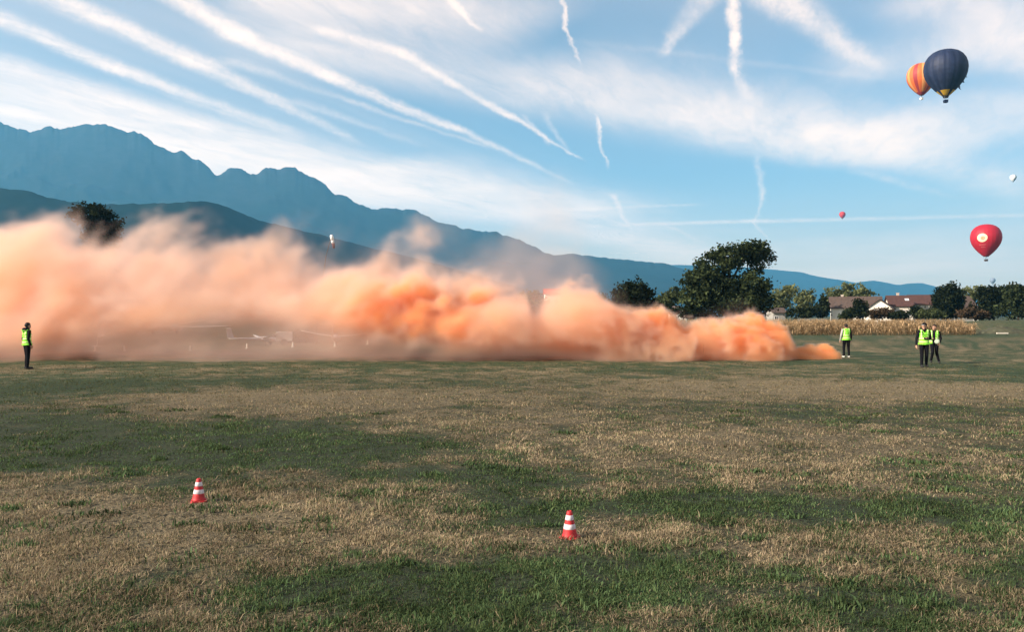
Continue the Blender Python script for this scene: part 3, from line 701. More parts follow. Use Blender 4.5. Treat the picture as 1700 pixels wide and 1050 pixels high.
# ------------------------------------------------------------------ smoke
SB0, SB1 = np.array([-37.0, 36.4, -0.1]), np.array([18.2, 53.5, 11.0]); SN = (420, 84, 88)
def smoke_density():
    X, Y, Z = np.meshgrid(*[np.linspace(SB0[i], SB1[i], SN[i], dtype=np.float32) for i in range(3)], indexing='ij')
    ctrlX = np.array([-37, -24, -10, 0, 8, 11.8, 12.9, 13.7, 14.6, 15.8, 16.7])
    yc = np.interp(X, ctrlX, [44.5, 43.8, 42.4, 41.2, 41.0, 41.2, 41.2, 41.1, 41.0, 41.0, 41.0]).astype(np.float32)
    wd = np.interp(X, ctrlX, [6.2, 5.6, 4.6, 3.4, 2.3, 1.9, 1.5, .7, .55, .42, .12]).astype(np.float32)
    sil = [(-260, 430), (-120, 380), (-40, 400), (0, 418), (30, 400), (70, 372), (100, 362), (128, 388), (165, 402), (205, 396), (240, 374), (290, 366), (340, 380), (400, 408), (430, 412), (480, 400), (520, 404), (560, 410), (600, 420), (640, 408), (690, 396),
           (740, 424), (800, 462), (850, 480), (872, 488), (884, 520), (895, 512), (910, 488), (940, 472), (985, 470), (1003, 488), (1020, 506), (1050, 518), (1090, 518), (1120, 532), (1160, 542), (1200, 534), (1240, 530), (1285, 534), (1300, 546), (1309, 566),
           (1318, 577), (1345, 575), (1372, 576), (1392, 586), (1400, 594)]
    thn = [(-260, 400), (0, 400), (90, 370), (140, 410), (200, 405), (260, 365), (400, 395), (480, 385), (540, 375), (590, 368), (640, 385), (700, 392), (760, 390), (820, 392), (855, 366), (890, 345), (925, 340), (950, 362), (985, 400), (1030, 450), (1040, 500), (1150, 520), (1240, 500), (1290, 512), (1320, 560), (1400, 594)]
    def world_top(lst):
        xs, zs = [], []
        for px, py in lst:
            Yc = 42.0; x = gx(px, Yc); Yc = float(np.interp(x, ctrlX, [44.5, 43.8, 42.4, 41.2, 41.0, 41.2, 41.2, 41.1, 41.0, 41.0, 41.0])); xs.append(gx(px, Yc)); zs.append(max(.12, CAM_H + (525 - py) / FPX * Yc))
        return np.interp(X, xs, zs).astype(np.float32)
    top, top2 = world_top(sil), world_top(thn)
    near = np.clip((X + 4) / 12, 0, 1)                               # 1 close to the source: small crisp billows
    # turbulence: domain-warped noise, finer near the source
    wx = vn3(X * .35, Y * .35, Z * .35) - .5; wy = vn3(X * .35 + 20, Y * .35 + 7, Z * .35) - .5; wz = vn3(X * .35 + 3, Y * .35, Z * .35 + 30) - .5
    Xw, Yw, Zw = X + 1.6 * wx, Y + 1.6 * wy, Z + 1.3 * wz
    Zs = Zw - .34 * Xw * (1 - near)                                    # sheared by the wind: bands that climb to the right
    n1 = vn3(Xw * (.24 + .18 * near), Yw * .45, Zs * .5); n2 = vn3(Xw * (.7 + .25 * near) + 9, Yw * 1.0, Zs * 1.1); n3 = vn3(Xw * 2.1 + 4, Yw * 2.2, Zw * 2.2); n4 = vn3(Xw * 4.3, Yw * 4.4 + 8, Zw * 4.4); n5 = vn3(Xw * 1.6 + 40 + 1.5 * wz, Yw * 1.7, Zs * 2.3)
    bil = 1 - np.abs(2 * n2 - 1); bil3 = 1 - np.abs(2 * n3 - 1)
    turb = (1 - near) * (.56 * (n1 - .5) + .40 * (n2 - .5) + .26 * (n5 - .5) + .12 * (n3 - .5) + .09 * (n4 - .5)) + near * (.35 * (n1 - .5) + .40 * (bil - .55) + .28 * (bil3 - .55) + .16 * (n4 - .5))
    grow = 1 + .07 * (1 - near)
    r = np.sqrt(((Y - yc) / (wd * grow)) ** 2 + np.abs(Z / (top * grow)) ** 2.4)
    soft = .62 * (1 - near) + .18 * near
    s = (1.0 - r + turb * (.95 + .2 * near))
    d = np.clip(s / soft, 0, 1); d = d * d * (3 - 2 * d)
    core = np.interp(X, [-37, -25, -18, -11, -6, -3, 0, 4, 8, 12, 13.2, 14.5, 16.7], [.50, .65, .65, .55, .6, .8, .8, .9, 1.4, 1.8, 2.2, 3.5, 6.0]).astype(np.float32)
    d = d * core * (.45 + 1.1 * np.clip(n1 * .6 + n2 * .5 - .05, 0, 1.2))
    # glowing orange cores: freshly released thick smoke
    for (px, py, dY, rr, am) in ((690, 478, -1.6, 2.2, 5.0), (775, 510, -1.6, 1.7, 3.0), (650, 505, -2.0, 1.6, 2.0), (560, 470, -1.5, 1.6, .5), (1022, 540, -.8, .75, 3.2), (1026, 565, -1.0, .6, 2.2), (1072, 545, -.6, .75, 3.0), (1100, 552, -.7, .7, 2.4), (1128, 560, -.8, .5, 2.6), (1232, 560, -.9, .8, 2.6), (1275, 545, -.5, .8, 2.0), (960, 520, -.5, 1.1, .7), (1375, 581, 0, .35, 5.0)):
        Yq = 41.2 + dY; c = at(px, py, Yq)
        q_ = ((X - c.x) ** 2 + (Y - Yq) ** 2 + (Z - c.z) ** 2) / rr ** 2
        d = d * (1 + am * np.exp(-q_ * 1.1) * (.5 + n3))
    # the plume has lifted off the grass on its far left part
    zb = np.interp(X, [-37, -27, -24, -21, -17, -12, -8.5, -6.5, -4, 0, 4], [.0, .05, .35, 1.0, 1.4, 1.5, 1.45, .8, .2, .0, .0]).astype(np.float32)
    lift = np.clip((Z - zb + 1.0 * (n1 - .5) + .5 * (n2 - .5)) / .9, 0, 1); lift = np.maximum(lift, np.clip((X - 1) / 4, 0, 1)); d = d * (.24 + .76 * lift * lift)
    # thin drifting veil above
    r2 = np.sqrt(((Y - yc - .5) / (wd * .9 + .3)) ** 2 + np.abs(Z / top2) ** 3)
    v = np.clip((1.0 - r2 + 1.0 * (n1 - .5) + .6 * (n2 - .5) + .2 * (n3 - .5)) / .5, 0, 1)
    v = v * .085 * np.interp(X, [-37, -14, -10, -6, 0, 3, 5, 17], [.05, .08, .7, 1.1, 1.3, 1.2, .35, .2]) * np.clip(Z / 1.5, .15, 1)
    d = d + v
    d *= (1 - .22 * np.clip(1 - (Z / .9), 0, 1) * np.clip((X + 8) / 6, 0, 1)).astype(np.float32)
    d[(d < .004) | (X > 15.85)] = 0
    for ax in range(3):                                              # nothing may touch the box
        sl = [slice(None)] * 3
        if ax == 2: sl[ax] = slice(-2, None); d[tuple(sl)] = 0
        else:
            for e in (slice(0, 2), slice(-2, None)): sl[ax] = e; d[tuple(sl)] = 0
    return d.astype(np.float32)
dens = smoke_density()
sm_me = bpy.data.meshes.new('smoke_plume')
npt = SN[0] * SN[1] * SN[2]
sm_me.vertices.add(npt)
sm_me.attributes.new('thickness', 'FLOAT', 'POINT').data.foreach_set('value', np.ascontiguousarray(dens.transpose(2, 1, 0)).ravel())
smoke_m = bpy.data.materials.new('orange_smoke'); smoke_m.use_nodes = True
N = NT(smoke_m.node_tree); N.n.clear()
out = N.node('ShaderNodeOutputMaterial'); pv = N.node('ShaderNodeVolumePrincipled')
da = N.node('ShaderNodeAttribute', attribute_name='density').outputs['Fac']
N.put(pv.inputs['Density'], N.math('MULTIPLY', da, 1.0))
N.put(pv.inputs['Color'], N.ramp(N.math('MULTIPLY', da, 0.4), [(0.0, (0.80, 0.64, 0.58)), (0.05, (0.97, 0.76, 0.66)), (0.12, (1.0, 0.78, 0.65)), (0.35, (1.0, 0.73, 0.53)), (0.9, (1.0, 0.58, 0.27))]))
pv.inputs['Density Attribute'].default_value = ''
pv.inputs['Anisotropy'].default_value = 0.1
N.l.new(pv.outputs[0], out.inputs['Volume'])
smoke = bpy.data.objects.new('smoke_plume', sm_me); col.objects.link(smoke); sm_me.materials.append(smoke_m)
tag(smoke, 'billowing orange smoke plume drifting left across the field', 'smoke', kind='stuff')
ng = bpy.data.node_groups.new('smoke_grid', 'GeometryNodeTree')
ng.interface.new_socket('Geometry', in_out='INPUT', socket_type='NodeSocketGeometry'); ng.interface.new_socket('Geometry', in_out='OUTPUT', socket_type='NodeSocketGeometry')
V = NT(ng); gin, gout = V.node('NodeGroupInput'), V.node('NodeGroupOutput')
vc = V.node('GeometryNodeVolumeCube')
vc.inputs['Min'].default_value = SB0; vc.inputs['Max'].default_value = SB1
for i, k in enumerate('XYZ'): vc.inputs['Resolution ' + k].default_value = SN[i]
vp = V.vmath('SUBTRACT', V.node('GeometryNodeInputPosition').outputs[0], tuple(SB0))
vp = V.vmath('MULTIPLY', vp, tuple((np.array(SN) - 1) / (SB1 - SB0)))
sp = V.node('ShaderNodeSeparateXYZ'); V.l.new(vp, sp.inputs[0])
rd = [V.math('ROUND', sp.outputs[i]) for i in range(3)]
idx = V.math('ADD', rd[0], V.math('MULTIPLY', V.math('ADD', rd[1], V.math('MULTIPLY', rd[2], float(SN[1]))), float(SN[0])))
fi = V.node('FunctionNodeFloatToInt', rounding_mode='ROUND'); V.l.new(idx, fi.inputs[0])
na_ = V.node('GeometryNodeInputNamedAttribute', data_type='FLOAT'); na_.inputs[0].default_value = 'thickness'
si = V.node('GeometryNodeSampleIndex', data_type='FLOAT', domain='POINT', clamp=True)
V.l.new(gin.outputs[0], si.inputs['Geometry']); V.l.new(na_.outputs[0], si.inputs['Value']); V.l.new(fi.outputs[0], si.inputs['Index'])
V.l.new(si.outputs[0], vc.inputs['Density'])
smn = V.node('GeometryNodeSetMaterial'); smn.inputs['Material'].default_value = smoke_m
V.l.new(vc.outputs[0], smn.inputs[0]); V.l.new(smn.outputs[0], gout.inputs[0])
mod = smoke.modifiers.new('smoke_grid', 'NODES'); mod.node_group = ng

# ------------------------------------------------------------------ haze
HZ = bmesh.new(); bx(HZ, -12500, 19500, -600, 13600, -40, 1560)
hz = bpy.data.materials.new('blue_haze'); hz.use_nodes = True
N = NT(hz.node_tree); N.n.clear()
out = N.node('ShaderNodeOutputMaterial'); pv = N.node('ShaderNodeVolumePrincipled')
pv.inputs['Color'].default_value = (0.20, 0.64, 1.0, 1); pv.inputs['Density'].default_value = 0.000078; pv.inputs['Anisotropy'].default_value = 0.2
N.l.new(pv.outputs[0], out.inputs['Volume'])
hb = from_bm('haze', HZ, hz); tag(hb, 'thin blue morning haze over the valley', 'haze', kind='stuff')
# ------------------------------------------------------------------ traffic cones
cone_red = mat('red_plastic', (0.50, 0.030, 0.034), 0.55, 0.45, 22, spec=0.3)
cone_white = mat('white_reflective_band', (0.70, 0.62, 0.64), 0.6, 0.22, 30)
def traffic_cone(label, px, Y, rz, tilt):
    x = gx(px, Y); root = empty('traffic_cone', (x, Y, gzf(x, Y) - .004), rz); root.rotation_euler = (R(tilt[0]), R(tilt[1]), rz); tag(root, label, 'cone', 'red and white traffic cones')
    H = .262; r0, r1 = .072, .023
    rr = lambda z: r0 + (r1 - r0) * (z - .02) / (H - .02)
    bm = bmesh.new(); s_ = .088                                     # square foot with cut corners
    out_ = [(s_, -s_ * .7), (s_, s_ * .7), (s_ * .7, s_), (-s_ * .7, s_), (-s_, s_ * .7), (-s_, -s_ * .7), (-s_ * .7, -s_), (s_ * .7, -s_)]
    lo = [bm.verts.new((a, b, 0)) for a, b in out_]; hi = [bm.verts.new((a * .97, b * .97, .02)) for a, b in out_]
    bm.faces.new(lo[::-1]); bm.faces.new(hi)
    for i in range(8): bm.faces.new((lo[i], lo[(i + 1) % 8], hi[(i + 1) % 8], hi[i]))
    from_bm('base', bm, cone_red, root)
    bm = bmesh.new(); lathe(bm, [(r0 + .006, .018), (r0, .03)] + [(rr(z), z) for z in np.linspace(.05, H - .012, 8)] + [(r1 * .92, H - .004), (r1 * .7, H), (r1 * .62, H - .01)], 28)
    body = from_bm('body', bm, cone_red, root)
    for (z0, z1) in ((.094, .140), (.178, .223)):
        bm = bmesh.new(); lathe(bm, [(rr(z0) + .0005, z0), (rr(z0) + .0022, z0 + .002), (rr(z1) + .0022, z1 - .002), (rr(z1) + .0005, z1)], 28, cap=False); from_bm('band', bm, cone_white, body)
traffic_cone('red and white striped traffic cone standing farther back, left one', 330, CAM_H * FPX / (836 - 525), .3, (0, 0))
traffic_cone('red and white striped traffic cone nearest the camera, right one', 946, CAM_H * FPX / (895 - 525), 1.1, (0, -2))

# ------------------------------------------------------------------ hot air balloons
cream = mat('cream_cloth', (0.78, 0.62, 0.42), .7); basket_m = mat('wicker', (0.07, 0.055, 0.05), .9, .4, 4); steel = mat('burner_steel', (.3, .3, .32), .4, metal=.8)
yellow = mat('yellow_cloth', (0.65, 0.38, 0.03), .7); navy = mat('navy_cloth', (0.012, 0.020, 0.055), .6, .25, .5); navy2 = mat('navy_cloth_worn', (0.020, 0.029, 0.068), .6, .25, .5)
red_c = mat('red_cloth', (0.42, 0.012, 0.028), .55, .15, .4); orange_c = mat('orange_cloth', (0.66, 0.14, 0.035), .6); maroon_c = mat('maroon_cloth', (0.34, 0.040, 0.045), .6); gold_c = mat('gold_cloth', (0.74, 0.30, 0.10), .6)
red2 = mat('bright_red_cloth', (0.55, 0.03, 0.03), .6); white_c = mat('white_cloth', (.8, .78, .74), .6); black_c = mat('black_cloth', (.02, .02, .022), .6); grey_c = mat('grey_blue_cloth', (.20, .24, .30), .6); brown_p = mat('brown_print', (0.48, 0.30, 0.17), .7); pink_p = mat('pale_red_print', (0.60, 0.12, 0.12), .7)
PROF = [(0.02, 1.0), (.22, .985), (.42, .935), (.62, .84), (.79, .69), (.91, .50), (.98, .28), (1.0, .06), (.975, -.16), (.91, -.37), (.80, -.58), (.65, -.79), (.47, -1.0), (.29, -1.17), (.14, -1.30)]
def env_r(z):
    zs = [p[1] for p in PROF][::-1]; rs = [p[0] for p in PROF][::-1]; return float(np.interp(z, zs, rs))
def balloon(label, px, py, wpx, Rm, mats, pattern, gores=24, rz=0.0, basket=True, mouth=None, small=False, mlow=-2.0):
    Y = FPX * 2 * Rm / wpx; c = at(px, py, Y)
    root = empty('hot_air_balloon', c - Vector((0, 0, Rm * 1.62)), rz); tag(root, label, 'balloon', 'hot air balloons')
    bm = bmesh.new(); per = 1 if small else 3; n = gores * per; rings = []; zo = Rm * 1.62
    zz = PROF if small else [(np.interp(t, range(len(PROF)), [p[0] for p in PROF]), np.interp(t, range(len(PROF)), [p[1] for p in PROF])) for t in np.linspace(0, len(PROF) - 1, 43)]
    for r_, z in zz:
        ring = []
        for k in range(n):
            sc_ = 1 + (0 if small else .02 * (math.sin(math.pi * (k % per) / per) - .3)); a_ = 2 * math.pi * k / n
            ring.append(bm.verts.new((r_ * sc_ * Rm * math.cos(a_), r_ * sc_ * Rm * math.sin(a_), z * Rm + zo)))
        rings.append(ring)
    for i in range(len(rings) - 1):
        for k in range(n):
            f_ = bm.faces.new((rings[i][(k + 1) % n], rings[i][k], rings[i + 1][k], rings[i + 1][(k + 1) % n])); f_.smooth = True
            f_.material_index = pattern(k // per, (zz[i][1] + zz[i + 1][1]) / 2)
    bm.faces.new(rings[0])
    me = bpy.data.meshes.new('envelope'); bm.normal_update(); bm.to_mesh(me); bm.free()
    for m in mats: me.materials.append(m)
    env = bpy.data.objects.new('envelope', me); col.objects.link(env); env.parent = root
    sol = env.modifiers.new('cloth', 'SOLIDIFY'); sol.thickness = .03
    if mouth:
        bm = bmesh.new(); lathe(bm, [(.14 * Rm + .03, zo - 1.29 * Rm), (.11 * Rm, zo - 1.38 * Rm)], 20, cap=False); from_bm('scoop', bm, mouth, root)
    b_ = max(.85, Rm * .085)
    bm = bmesh.new(); bh = b_ * 1.5
    prof_ = [(-b_ * .9, 0), (-b_, bh)]
    lo = [bm.verts.new((sx * b_ * .9, sy * b_ * .9, 0)) for sx, sy in ((-1, -1), (1, -1), (1, 1), (-1, 1))]; hi = [bm.verts.new((sx * b_, sy * b_, bh)) for sx, sy in ((-1, -1), (1, -1), (1, 1), (-1, 1))]
    hin = [bm.verts.new((sx * b_ * .85, sy * b_ * .85, bh)) for sx, sy in ((-1, -1), (1, -1), (1, 1), (-1, 1))]; lin = [bm.verts.new((sx * b_ * .8, sy * b_ * .8, .15)) for sx, sy in ((-1, -1), (1, -1), (1, 1), (-1, 1))]
    bm.faces.new(lo[::-1]); bm.faces.new(lin)
    for i in range(4):
        j = (i + 1) % 4; bm.faces.new((lo[i], lo[j], hi[j], hi[i])); bm.faces.new((hi[i], hi[j], hin[j], hin[i])); bm.faces.new((hin[i], hin[j], lin[j], lin[i]))
    from_bm('basket', bm, basket_m if basket is True else basket, root)
    bm = bmesh.new()
    for sx, sy in ((-1, -1), (1, -1), (1, 1), (-1, 1)):
        tube(bm, [(sx * b_ * .95, sy * b_ * .95, bh), (sx * .12 * Rm, sy * .08 * Rm, zo - 1.3 * Rm)], [.035, .035], 5)
    bx(bm, -b_ * .4, b_ * .4, -b_ * .4, b_ * .4, bh + .9, bh + 1.2)
    from_bm('burner_frame', bm, steel, root)
    return root, env, Rm, zo
bl, env, Rn, zo = balloon('large navy blue balloon with yellow mouth and ragged right edge', 1570, 116, 67, 9.5, [navy, navy2, yellow], lambda g, z: 2 if (z < -1.06 and g % 7 > 1) else g % 2, 28, mouth=black_c, basket=navy)
for i, (z, a_) in enumerate(((.62, -.05), (-.28, -.12), (-.42, .1), (-.60, -.2), (-.70, .12), (-.82, -.1), (-.15, .25))):
    r_ = env_r(z) * Rn; bm = bmesh.new(); cx, cy = r_ * math.cos(a_), r_ * math.sin(a_); zq = z * Rn + zo; s_ = .55 + .25 * (i % 3)
    up = (i == 0)
    P_ = [(cx - .25, cy - .3, zq + .5 * s_), (cx - .25, cy + .3, zq + .5 * s_), (cx - .2, cy, zq - .9 * s_), (cx + (2.0 if up else 1.0) * s_, cy, zq + (-.5 if up else -1.7) * s_)]
    vs = [bm.verts.new(p) for p in P_]
    for t_ in ((0, 1, 3), (1, 2, 3), (2, 0, 3), (0, 2, 1)): bm.faces.new([vs[k] for k in t_])
    from_bm('flap', bm, navy, bl)
balloon('orange and gold striped balloon half behind the navy balloon', 1530, 128, 46, 9.0, [orange_c, gold_c, maroon_c], lambda g, z: 2 if z < -1.12 else (0, 1, 0, 2)[g % 4], 20, .2, basket=white_c)
rb, env, Rr, zo = balloon('red balloon with round cream emblem low over the right trees', 1637, 396, 47, 9.0, [red_c, red_c, maroon_c], lambda g, z: 2 if z < -1.22 else 0, 24)
def on_env(bm, uv, off, mi=0, flip=False):
    """lay polygon (azimuth deg, height in radii) on the balloon's cloth"""
    vs = []
    for a_, z in uv:
        r_ = env_r(z) * Rr * 1.012 + off; t = R(a_); vs.append(bm.verts.new((r_ * math.cos(t), r_ * math.sin(t), z * Rr + zo)))
    bm.faces.new(vs)
def emblem_disc(name, m, a0, z0, ra, rz_, off, n=28, r_in=0.0):
    bm = bmesh.new()
    rings = 4
    for j in range(rings):
        q0, q1 = r_in + (1 - r_in) * j / rings, r_in + (1 - r_in) * (j + 1) / rings
        for k in range(n):
            t0, t1 = 2 * math.pi * k / n, 2 * math.pi * (k + 1) / n
            pts = [(a0 + ra * q1 * math.cos(t0), z0 + rz_ * q1 * math.sin(t0)), (a0 + ra * q1 * math.cos(t1), z0 + rz_ * q1 * math.sin(t1)), (a0 + ra * q0 * math.cos(t1), z0 + rz_ * q0 * math.sin(t1)), (a0 + ra * q0 * math.cos(t0), z0 + rz_ * q0 * math.sin(t0))]
            if q0 == 0: pts = pts[:3]
            on_env(bm, pts, off)
    return from_bm(name, bm, m, rb)
EA = -133
emblem_disc('emblem', cream, EA, -.02, 19, .30, .05)
emblem_disc('emblem_ring', brown_p, EA + 2, -.04, 8, .13, .09, r_in=.45)
bm = bmesh.new()
for (a_, z, w, h) in ((EA + 1, -.04, 3.0, .06), (EA - 2, .0, 2, .03), (EA + 5, -.1, 2.2, .03)):
    on_env(bm, [(a_ - w, z - h), (a_ + w, z - h), (a_ + w, z + h), (a_ - w, z + h)], .12)
from_bm('emblem_mark', bm, brown_p, rb)
for i, (a0, a1, z) in enumerate(((-16, 14, -.50), (-10, 12, -.66))):
    bm = bmesh.new()
    for k in range(8):
        p0, p1 = EA + a0 + (a1 - a0) * (k + .12) / 8, EA + a0 + (a1 - a0) * (k + .8) / 8
        on_env(bm, [(p0, z - .035), (p1, z - .035), (p1, z + .035), (p0, z + .035)], .07)
    from_bm('lettering_band', bm, pink_p, rb)['kind'] = 'stuff'
balloon('tiny red balloon far away above the large spreading tree', 1398.5, 356.5, 10, 9.0, [red2, maroon_c], lambda g, z: 1 if z < -.9 else 0, 16, small=True)
balloon('tiny white and black balloon at the right edge of the sky', 1682, 295, 10, 9.0, [white_c, black_c], lambda g, z: 1 if (10 <= g <= 15 or (z < -.3 and g > 8)) else 0, 16, small=True, rz=R(60))
balloon('tiny grey-blue balloon just above the dark treetops', 1648, 466, 8.5, 9.0, [grey_c], lambda g, z: 0, 16, small=True)

# ------------------------------------------------------------------ windsock
ws = Vector((gx(536, 62), 62, 0)); root = empty('windsock', ws); tag(root, 'limp white and dark windsock on a thin leaning pole above the smoke', 'windsock')
poleM = mat('pole_grey', (.05, .05, .05), .8); sockW = mat('sock_white', (.8, .78, .76), .8); sockR = mat('sock_dark_red', (.10, .03, .04), .8)
k_ = 62 / FPX; zt = CAM_H + (525 - 393) * k_
bm = bmesh.new(); tube(bm, [(-.55, 0, -.1), (-.3, 0, 2.6), (.0, 0, 5.0), (.25, 0, 6.6), (.62, 0, zt)], [.05, .045, .04, .032, .022], 8); from_bm('pole', bm, poleM, root)
bm = bmesh.new(); tube(bm, [(.62, 0, zt + .12), (.66, 0, zt - .05), (.70, .02, zt - .28)], [.10, .13, .12], 10); tube(bm, [(.70, .02, zt - .27), (.74, .02, zt - .5)], [.12, .10], 10)
sk = from_bm('sock', bm, sockW, root, True)
bm = bmesh.new(); tube(bm, [(.74, .02, zt - .49), (.78, .02, zt - .66), (.80, .02, zt - .86)], [.105, .095, .075], 10); from_bm('sock_tip', bm, sockR, root, True)

# ------------------------------------------------------------------ gliders, trailer and markers seen through the smoke
gl_white = mat('glider_white', (.72, .72, .70), .4, .15, 2, spec=.5); gl_glass = mat('canopy_glass', (.03, .04, .05), .08, spec=.6); rubber = mat('rubber', (.02, .02, .02), .8)
def wing_bm(span, c0, c1, dih, t=.14):
    bm = bmesh.new(); n = 9
    for sgn in (-1, 1):
        rings = []
        for i in range(n):
            f_ = i / (n - 1); c = c0 + (c1 - c0) * f_; z = dih * f_ ** 1.5; x = sgn * span * f_; th = t * c
            rings.append([bm.verts.new((x, y, z + dz)) for y, dz in ((-c * .35, 0), (-c * .15, th * .6), (c * .2, th * .5), (c * .65, 0), (c * .2, -th * .25), (-c * .15, -th * .35))])
        for i in range(n - 1):
            for k in range(6):
                f_ = bm.faces.new((rings[i][k], rings[i][(k + 1) % 6], rings[i + 1][(k + 1) % 6], rings[i + 1][k])); f_.smooth = True
        bm.faces.new(rings[-1]); bm.faces.new(rings[0])
    bmesh.ops.recalc_face_normals(bm, faces=bm.faces); return bm
def glider(label, px, Y, yaw, roll=0.0, span=7.5, zoff=0, size=1.0):
    """nose towards -Y at yaw 0"""
    x = gx(px, Y); root = empty('glider', (x, Y, zoff)); root.rotation_euler = (0, 0, yaw); root.scale = (size,) * 3; tag(root, label, 'glider', 'parked gliders behind the smoke')
    bm = bmesh.new(); st = [(-2.6, .06, .62), (-2.3, .22, .62), (-1.6, .34, .64), (-.7, .38, .68), (.2, .32, .72), (1.2, .18, .76), (2.6, .12, .80), (4.2, .09, .84)]
    tube(bm, [(0, y, z) for y, r_, z in st], [r_ for y, r_, z in st], 12); from_bm('fuselage', bm, gl_white, root, True)
    bm = bmesh.new(); tube(bm, [(0, -2.0, .84), (0, -1.6, .93), (0, -.9, .97), (0, -.35, .92)], [.10, .21, .24, .12], 10); from_bm('canopy', bm, gl_glass, root, True)
    w = from_bm('wing', wing_bm(span, .95, .35, .45), gl_white, root); w.location = (0, -.1, .86); w.rotation_euler = (0, roll, 0)
    bm = bmesh.new()
    vs = [[bm.verts.new((sx * .04, y, z)) for y, z in ((3.6, .85), (4.35, .85), (4.45, 2.05), (3.95, 2.05))] for sx in (-1, 1)]
    bm.faces.new(vs[0]); bm.faces.new(vs[1][::-1])
    for i in range(4): bm.faces.new((vs[0][i], vs[1][i], vs[1][(i + 1) % 4], vs[0][(i + 1) % 4]))
    bmesh.ops.recalc_face_normals(bm, faces=bm.faces); from_bm('tail_fin', bm, gl_white, root)
    tp = from_bm('tailplane', wing_bm(1.3, .5, .3, 0, .1), gl_white, root); tp.location = (0, 4.2, 2.05)
    bm = bmesh.new(); tube(bm, [(-.07, -.6, .19), (.07, -.6, .19)], [.19, .19], 14); bx(bm, -.03, .03, -.66, -.54, .2, .4); from_bm('wheel', bm, rubber, root)
    return root
glider('white glider whose long wings slope left of the grey trailer', 440, 61, R(118), R(2), 7.0, 0, .6)
glider('white glider with upright tail fin right of the grey trailer', 557, 60, R(188), R(-2), 3.2, 0, .75)
for i, (px, lb) in enumerate(((190, 'first tail-on glider from the left behind the thin smoke'), (222, 'second tail-on glider from the left behind the thin smoke'), (250, 'third tail-on glider from the left behind the thin smoke'), (290, 'fourth tail-on glider from the left behind the thin smoke'))):
    glider(lb, px, 96 + i, R(160 + 8 * i), R((-1) ** i * 3), 6.5)
# trailer
Yt = 59; root = empty('trailer', (gx(472, Yt), Yt, 0), R(12)); tag(root, 'small pale grey box trailer beside the glider wings', 'trailer')
bm = bmesh.new(); bx(bm, -.55, .55, -.4, .4, .34, 1.0); bmesh.ops.bevel(bm, geom=bm.edges[:], offset=.04, segments=2, affect='EDGES'); from_bm('box', bm, mat('trailer_grey', (.55, .56, .52), .5, .15, 2), root)
bm = bmesh.new(); tube(bm, [(-.55, 0, .4), (-1.2, 0, .42), (-1.5, 0, .5)], [.03, .03, .025], 8); bx(bm, -1.3, -1.24, -.03, .03, .0, .42); from_bm('drawbar', bm, steel, root)
for s_ in (-1, 1):
    bm = bmesh.new(); tube(bm, [(0, s_ * .42 - .05, .24), (0, s_ * .42 + .05, .24)], [.24, .24], 16); from_bm('wheel', bm, rubber, root)
# row of little white markers on the grass
mk_m = mat('marker_white', (.8, .76, .62), .6)
for i, (px, py, lb) in enumerate(((206, 590, 'white peg marker on the grass, first from the left'), (316, 586, 'white peg marker on the grass below the fourth tail fin'), (410, 579, 'white peg marker left of the trailer, nearest it'), (486, 577, 'white peg marker just right of the trailer'), (556, 576, 'white peg marker under the glider with the upright fin'), (610, 573, 'white peg marker farthest right before the thick smoke'), (158, 586, 'white peg marker beside the leaning banner pole'))):
    Y = min(62, CAM_H * FPX / (py - 525)); Y = max(Y, 50); x = gx(px, Y); bm = bmesh.new()
    lathe(bm, [(.10, 0), (.10, .03), (.055, .05), (.045, .30), (.02, .34)], 12); ob = from_bm('peg_marker', bm, mk_m); ob.location = (x, Y, gzf(x, Y)); tag(ob, lb, 'marker', 'white pegs along the strip')
# feather banner at the left
Yb = 58; root = empty('feather_banner', (gx(161, Yb), Yb, 0), R(-20)); tag(root, 'pale leaning feather banner in the smoke behind the lone man', 'banner')
bm = bmesh.new(); tube(bm, [(0, 0, 0), (.06, 0, .8), (.3, 0, 1.5), (.75, 0, 1.95)], [.022, .02, .016, .01], 8); bx(bm, -.2, .2, -.2, .2, -.02, .04); from_bm('pole', bm, gl_white, root)
bm = bmesh.new(); A_ = [(.04, .6), (.1, .95), (.3, 1.48), (.75, 1.93), (.85, 1.6), (.72, .75)]; f0 = [bm.verts.new((a_, -.012, z)) for a_, z in A_]; f1 = [bm.verts.new((a_, .012, z)) for a_, z in A_]
bm.faces.new(f0); bm.faces.new(f1[::-1])
for i in range(6): bm.faces.new((f0[i], f1[i], f1[(i + 1) % 6], f0[(i + 1) % 6]))
from_bm('cloth', bm, mat('banner_cloth', (.55, .53, .55), .8), root)
# white board marker at the right and a rounded dark hedge behind the trailer
Yb = 94; root = empty('field_marker', (gx(1664, Yb), Yb, .0)); tag(root, 'low white wooden board lying on the grass before the mound', 'marker')
bm = bmesh.new(); bx(bm, -.62, .62, -.09, .09, .10, .25); from_bm('board', bm, plaster, root)
for s_ in (-.5, .5):
    bm = bmesh.new(); bx(bm, s_ - .04, s_ + .04, -.05, .05, -.05, .099); from_bm('foot', bm, dark_wood, root)
tree('hedge', 'dark hedge clump right of the trailer, seen through the smoke', 503, 66, 572, [(495, 562, 15, 9), (512, 564, 13, 8)], L_deep, 70, 26, .12, 91, clump_r=.35, cat='hedge', limbs=False)

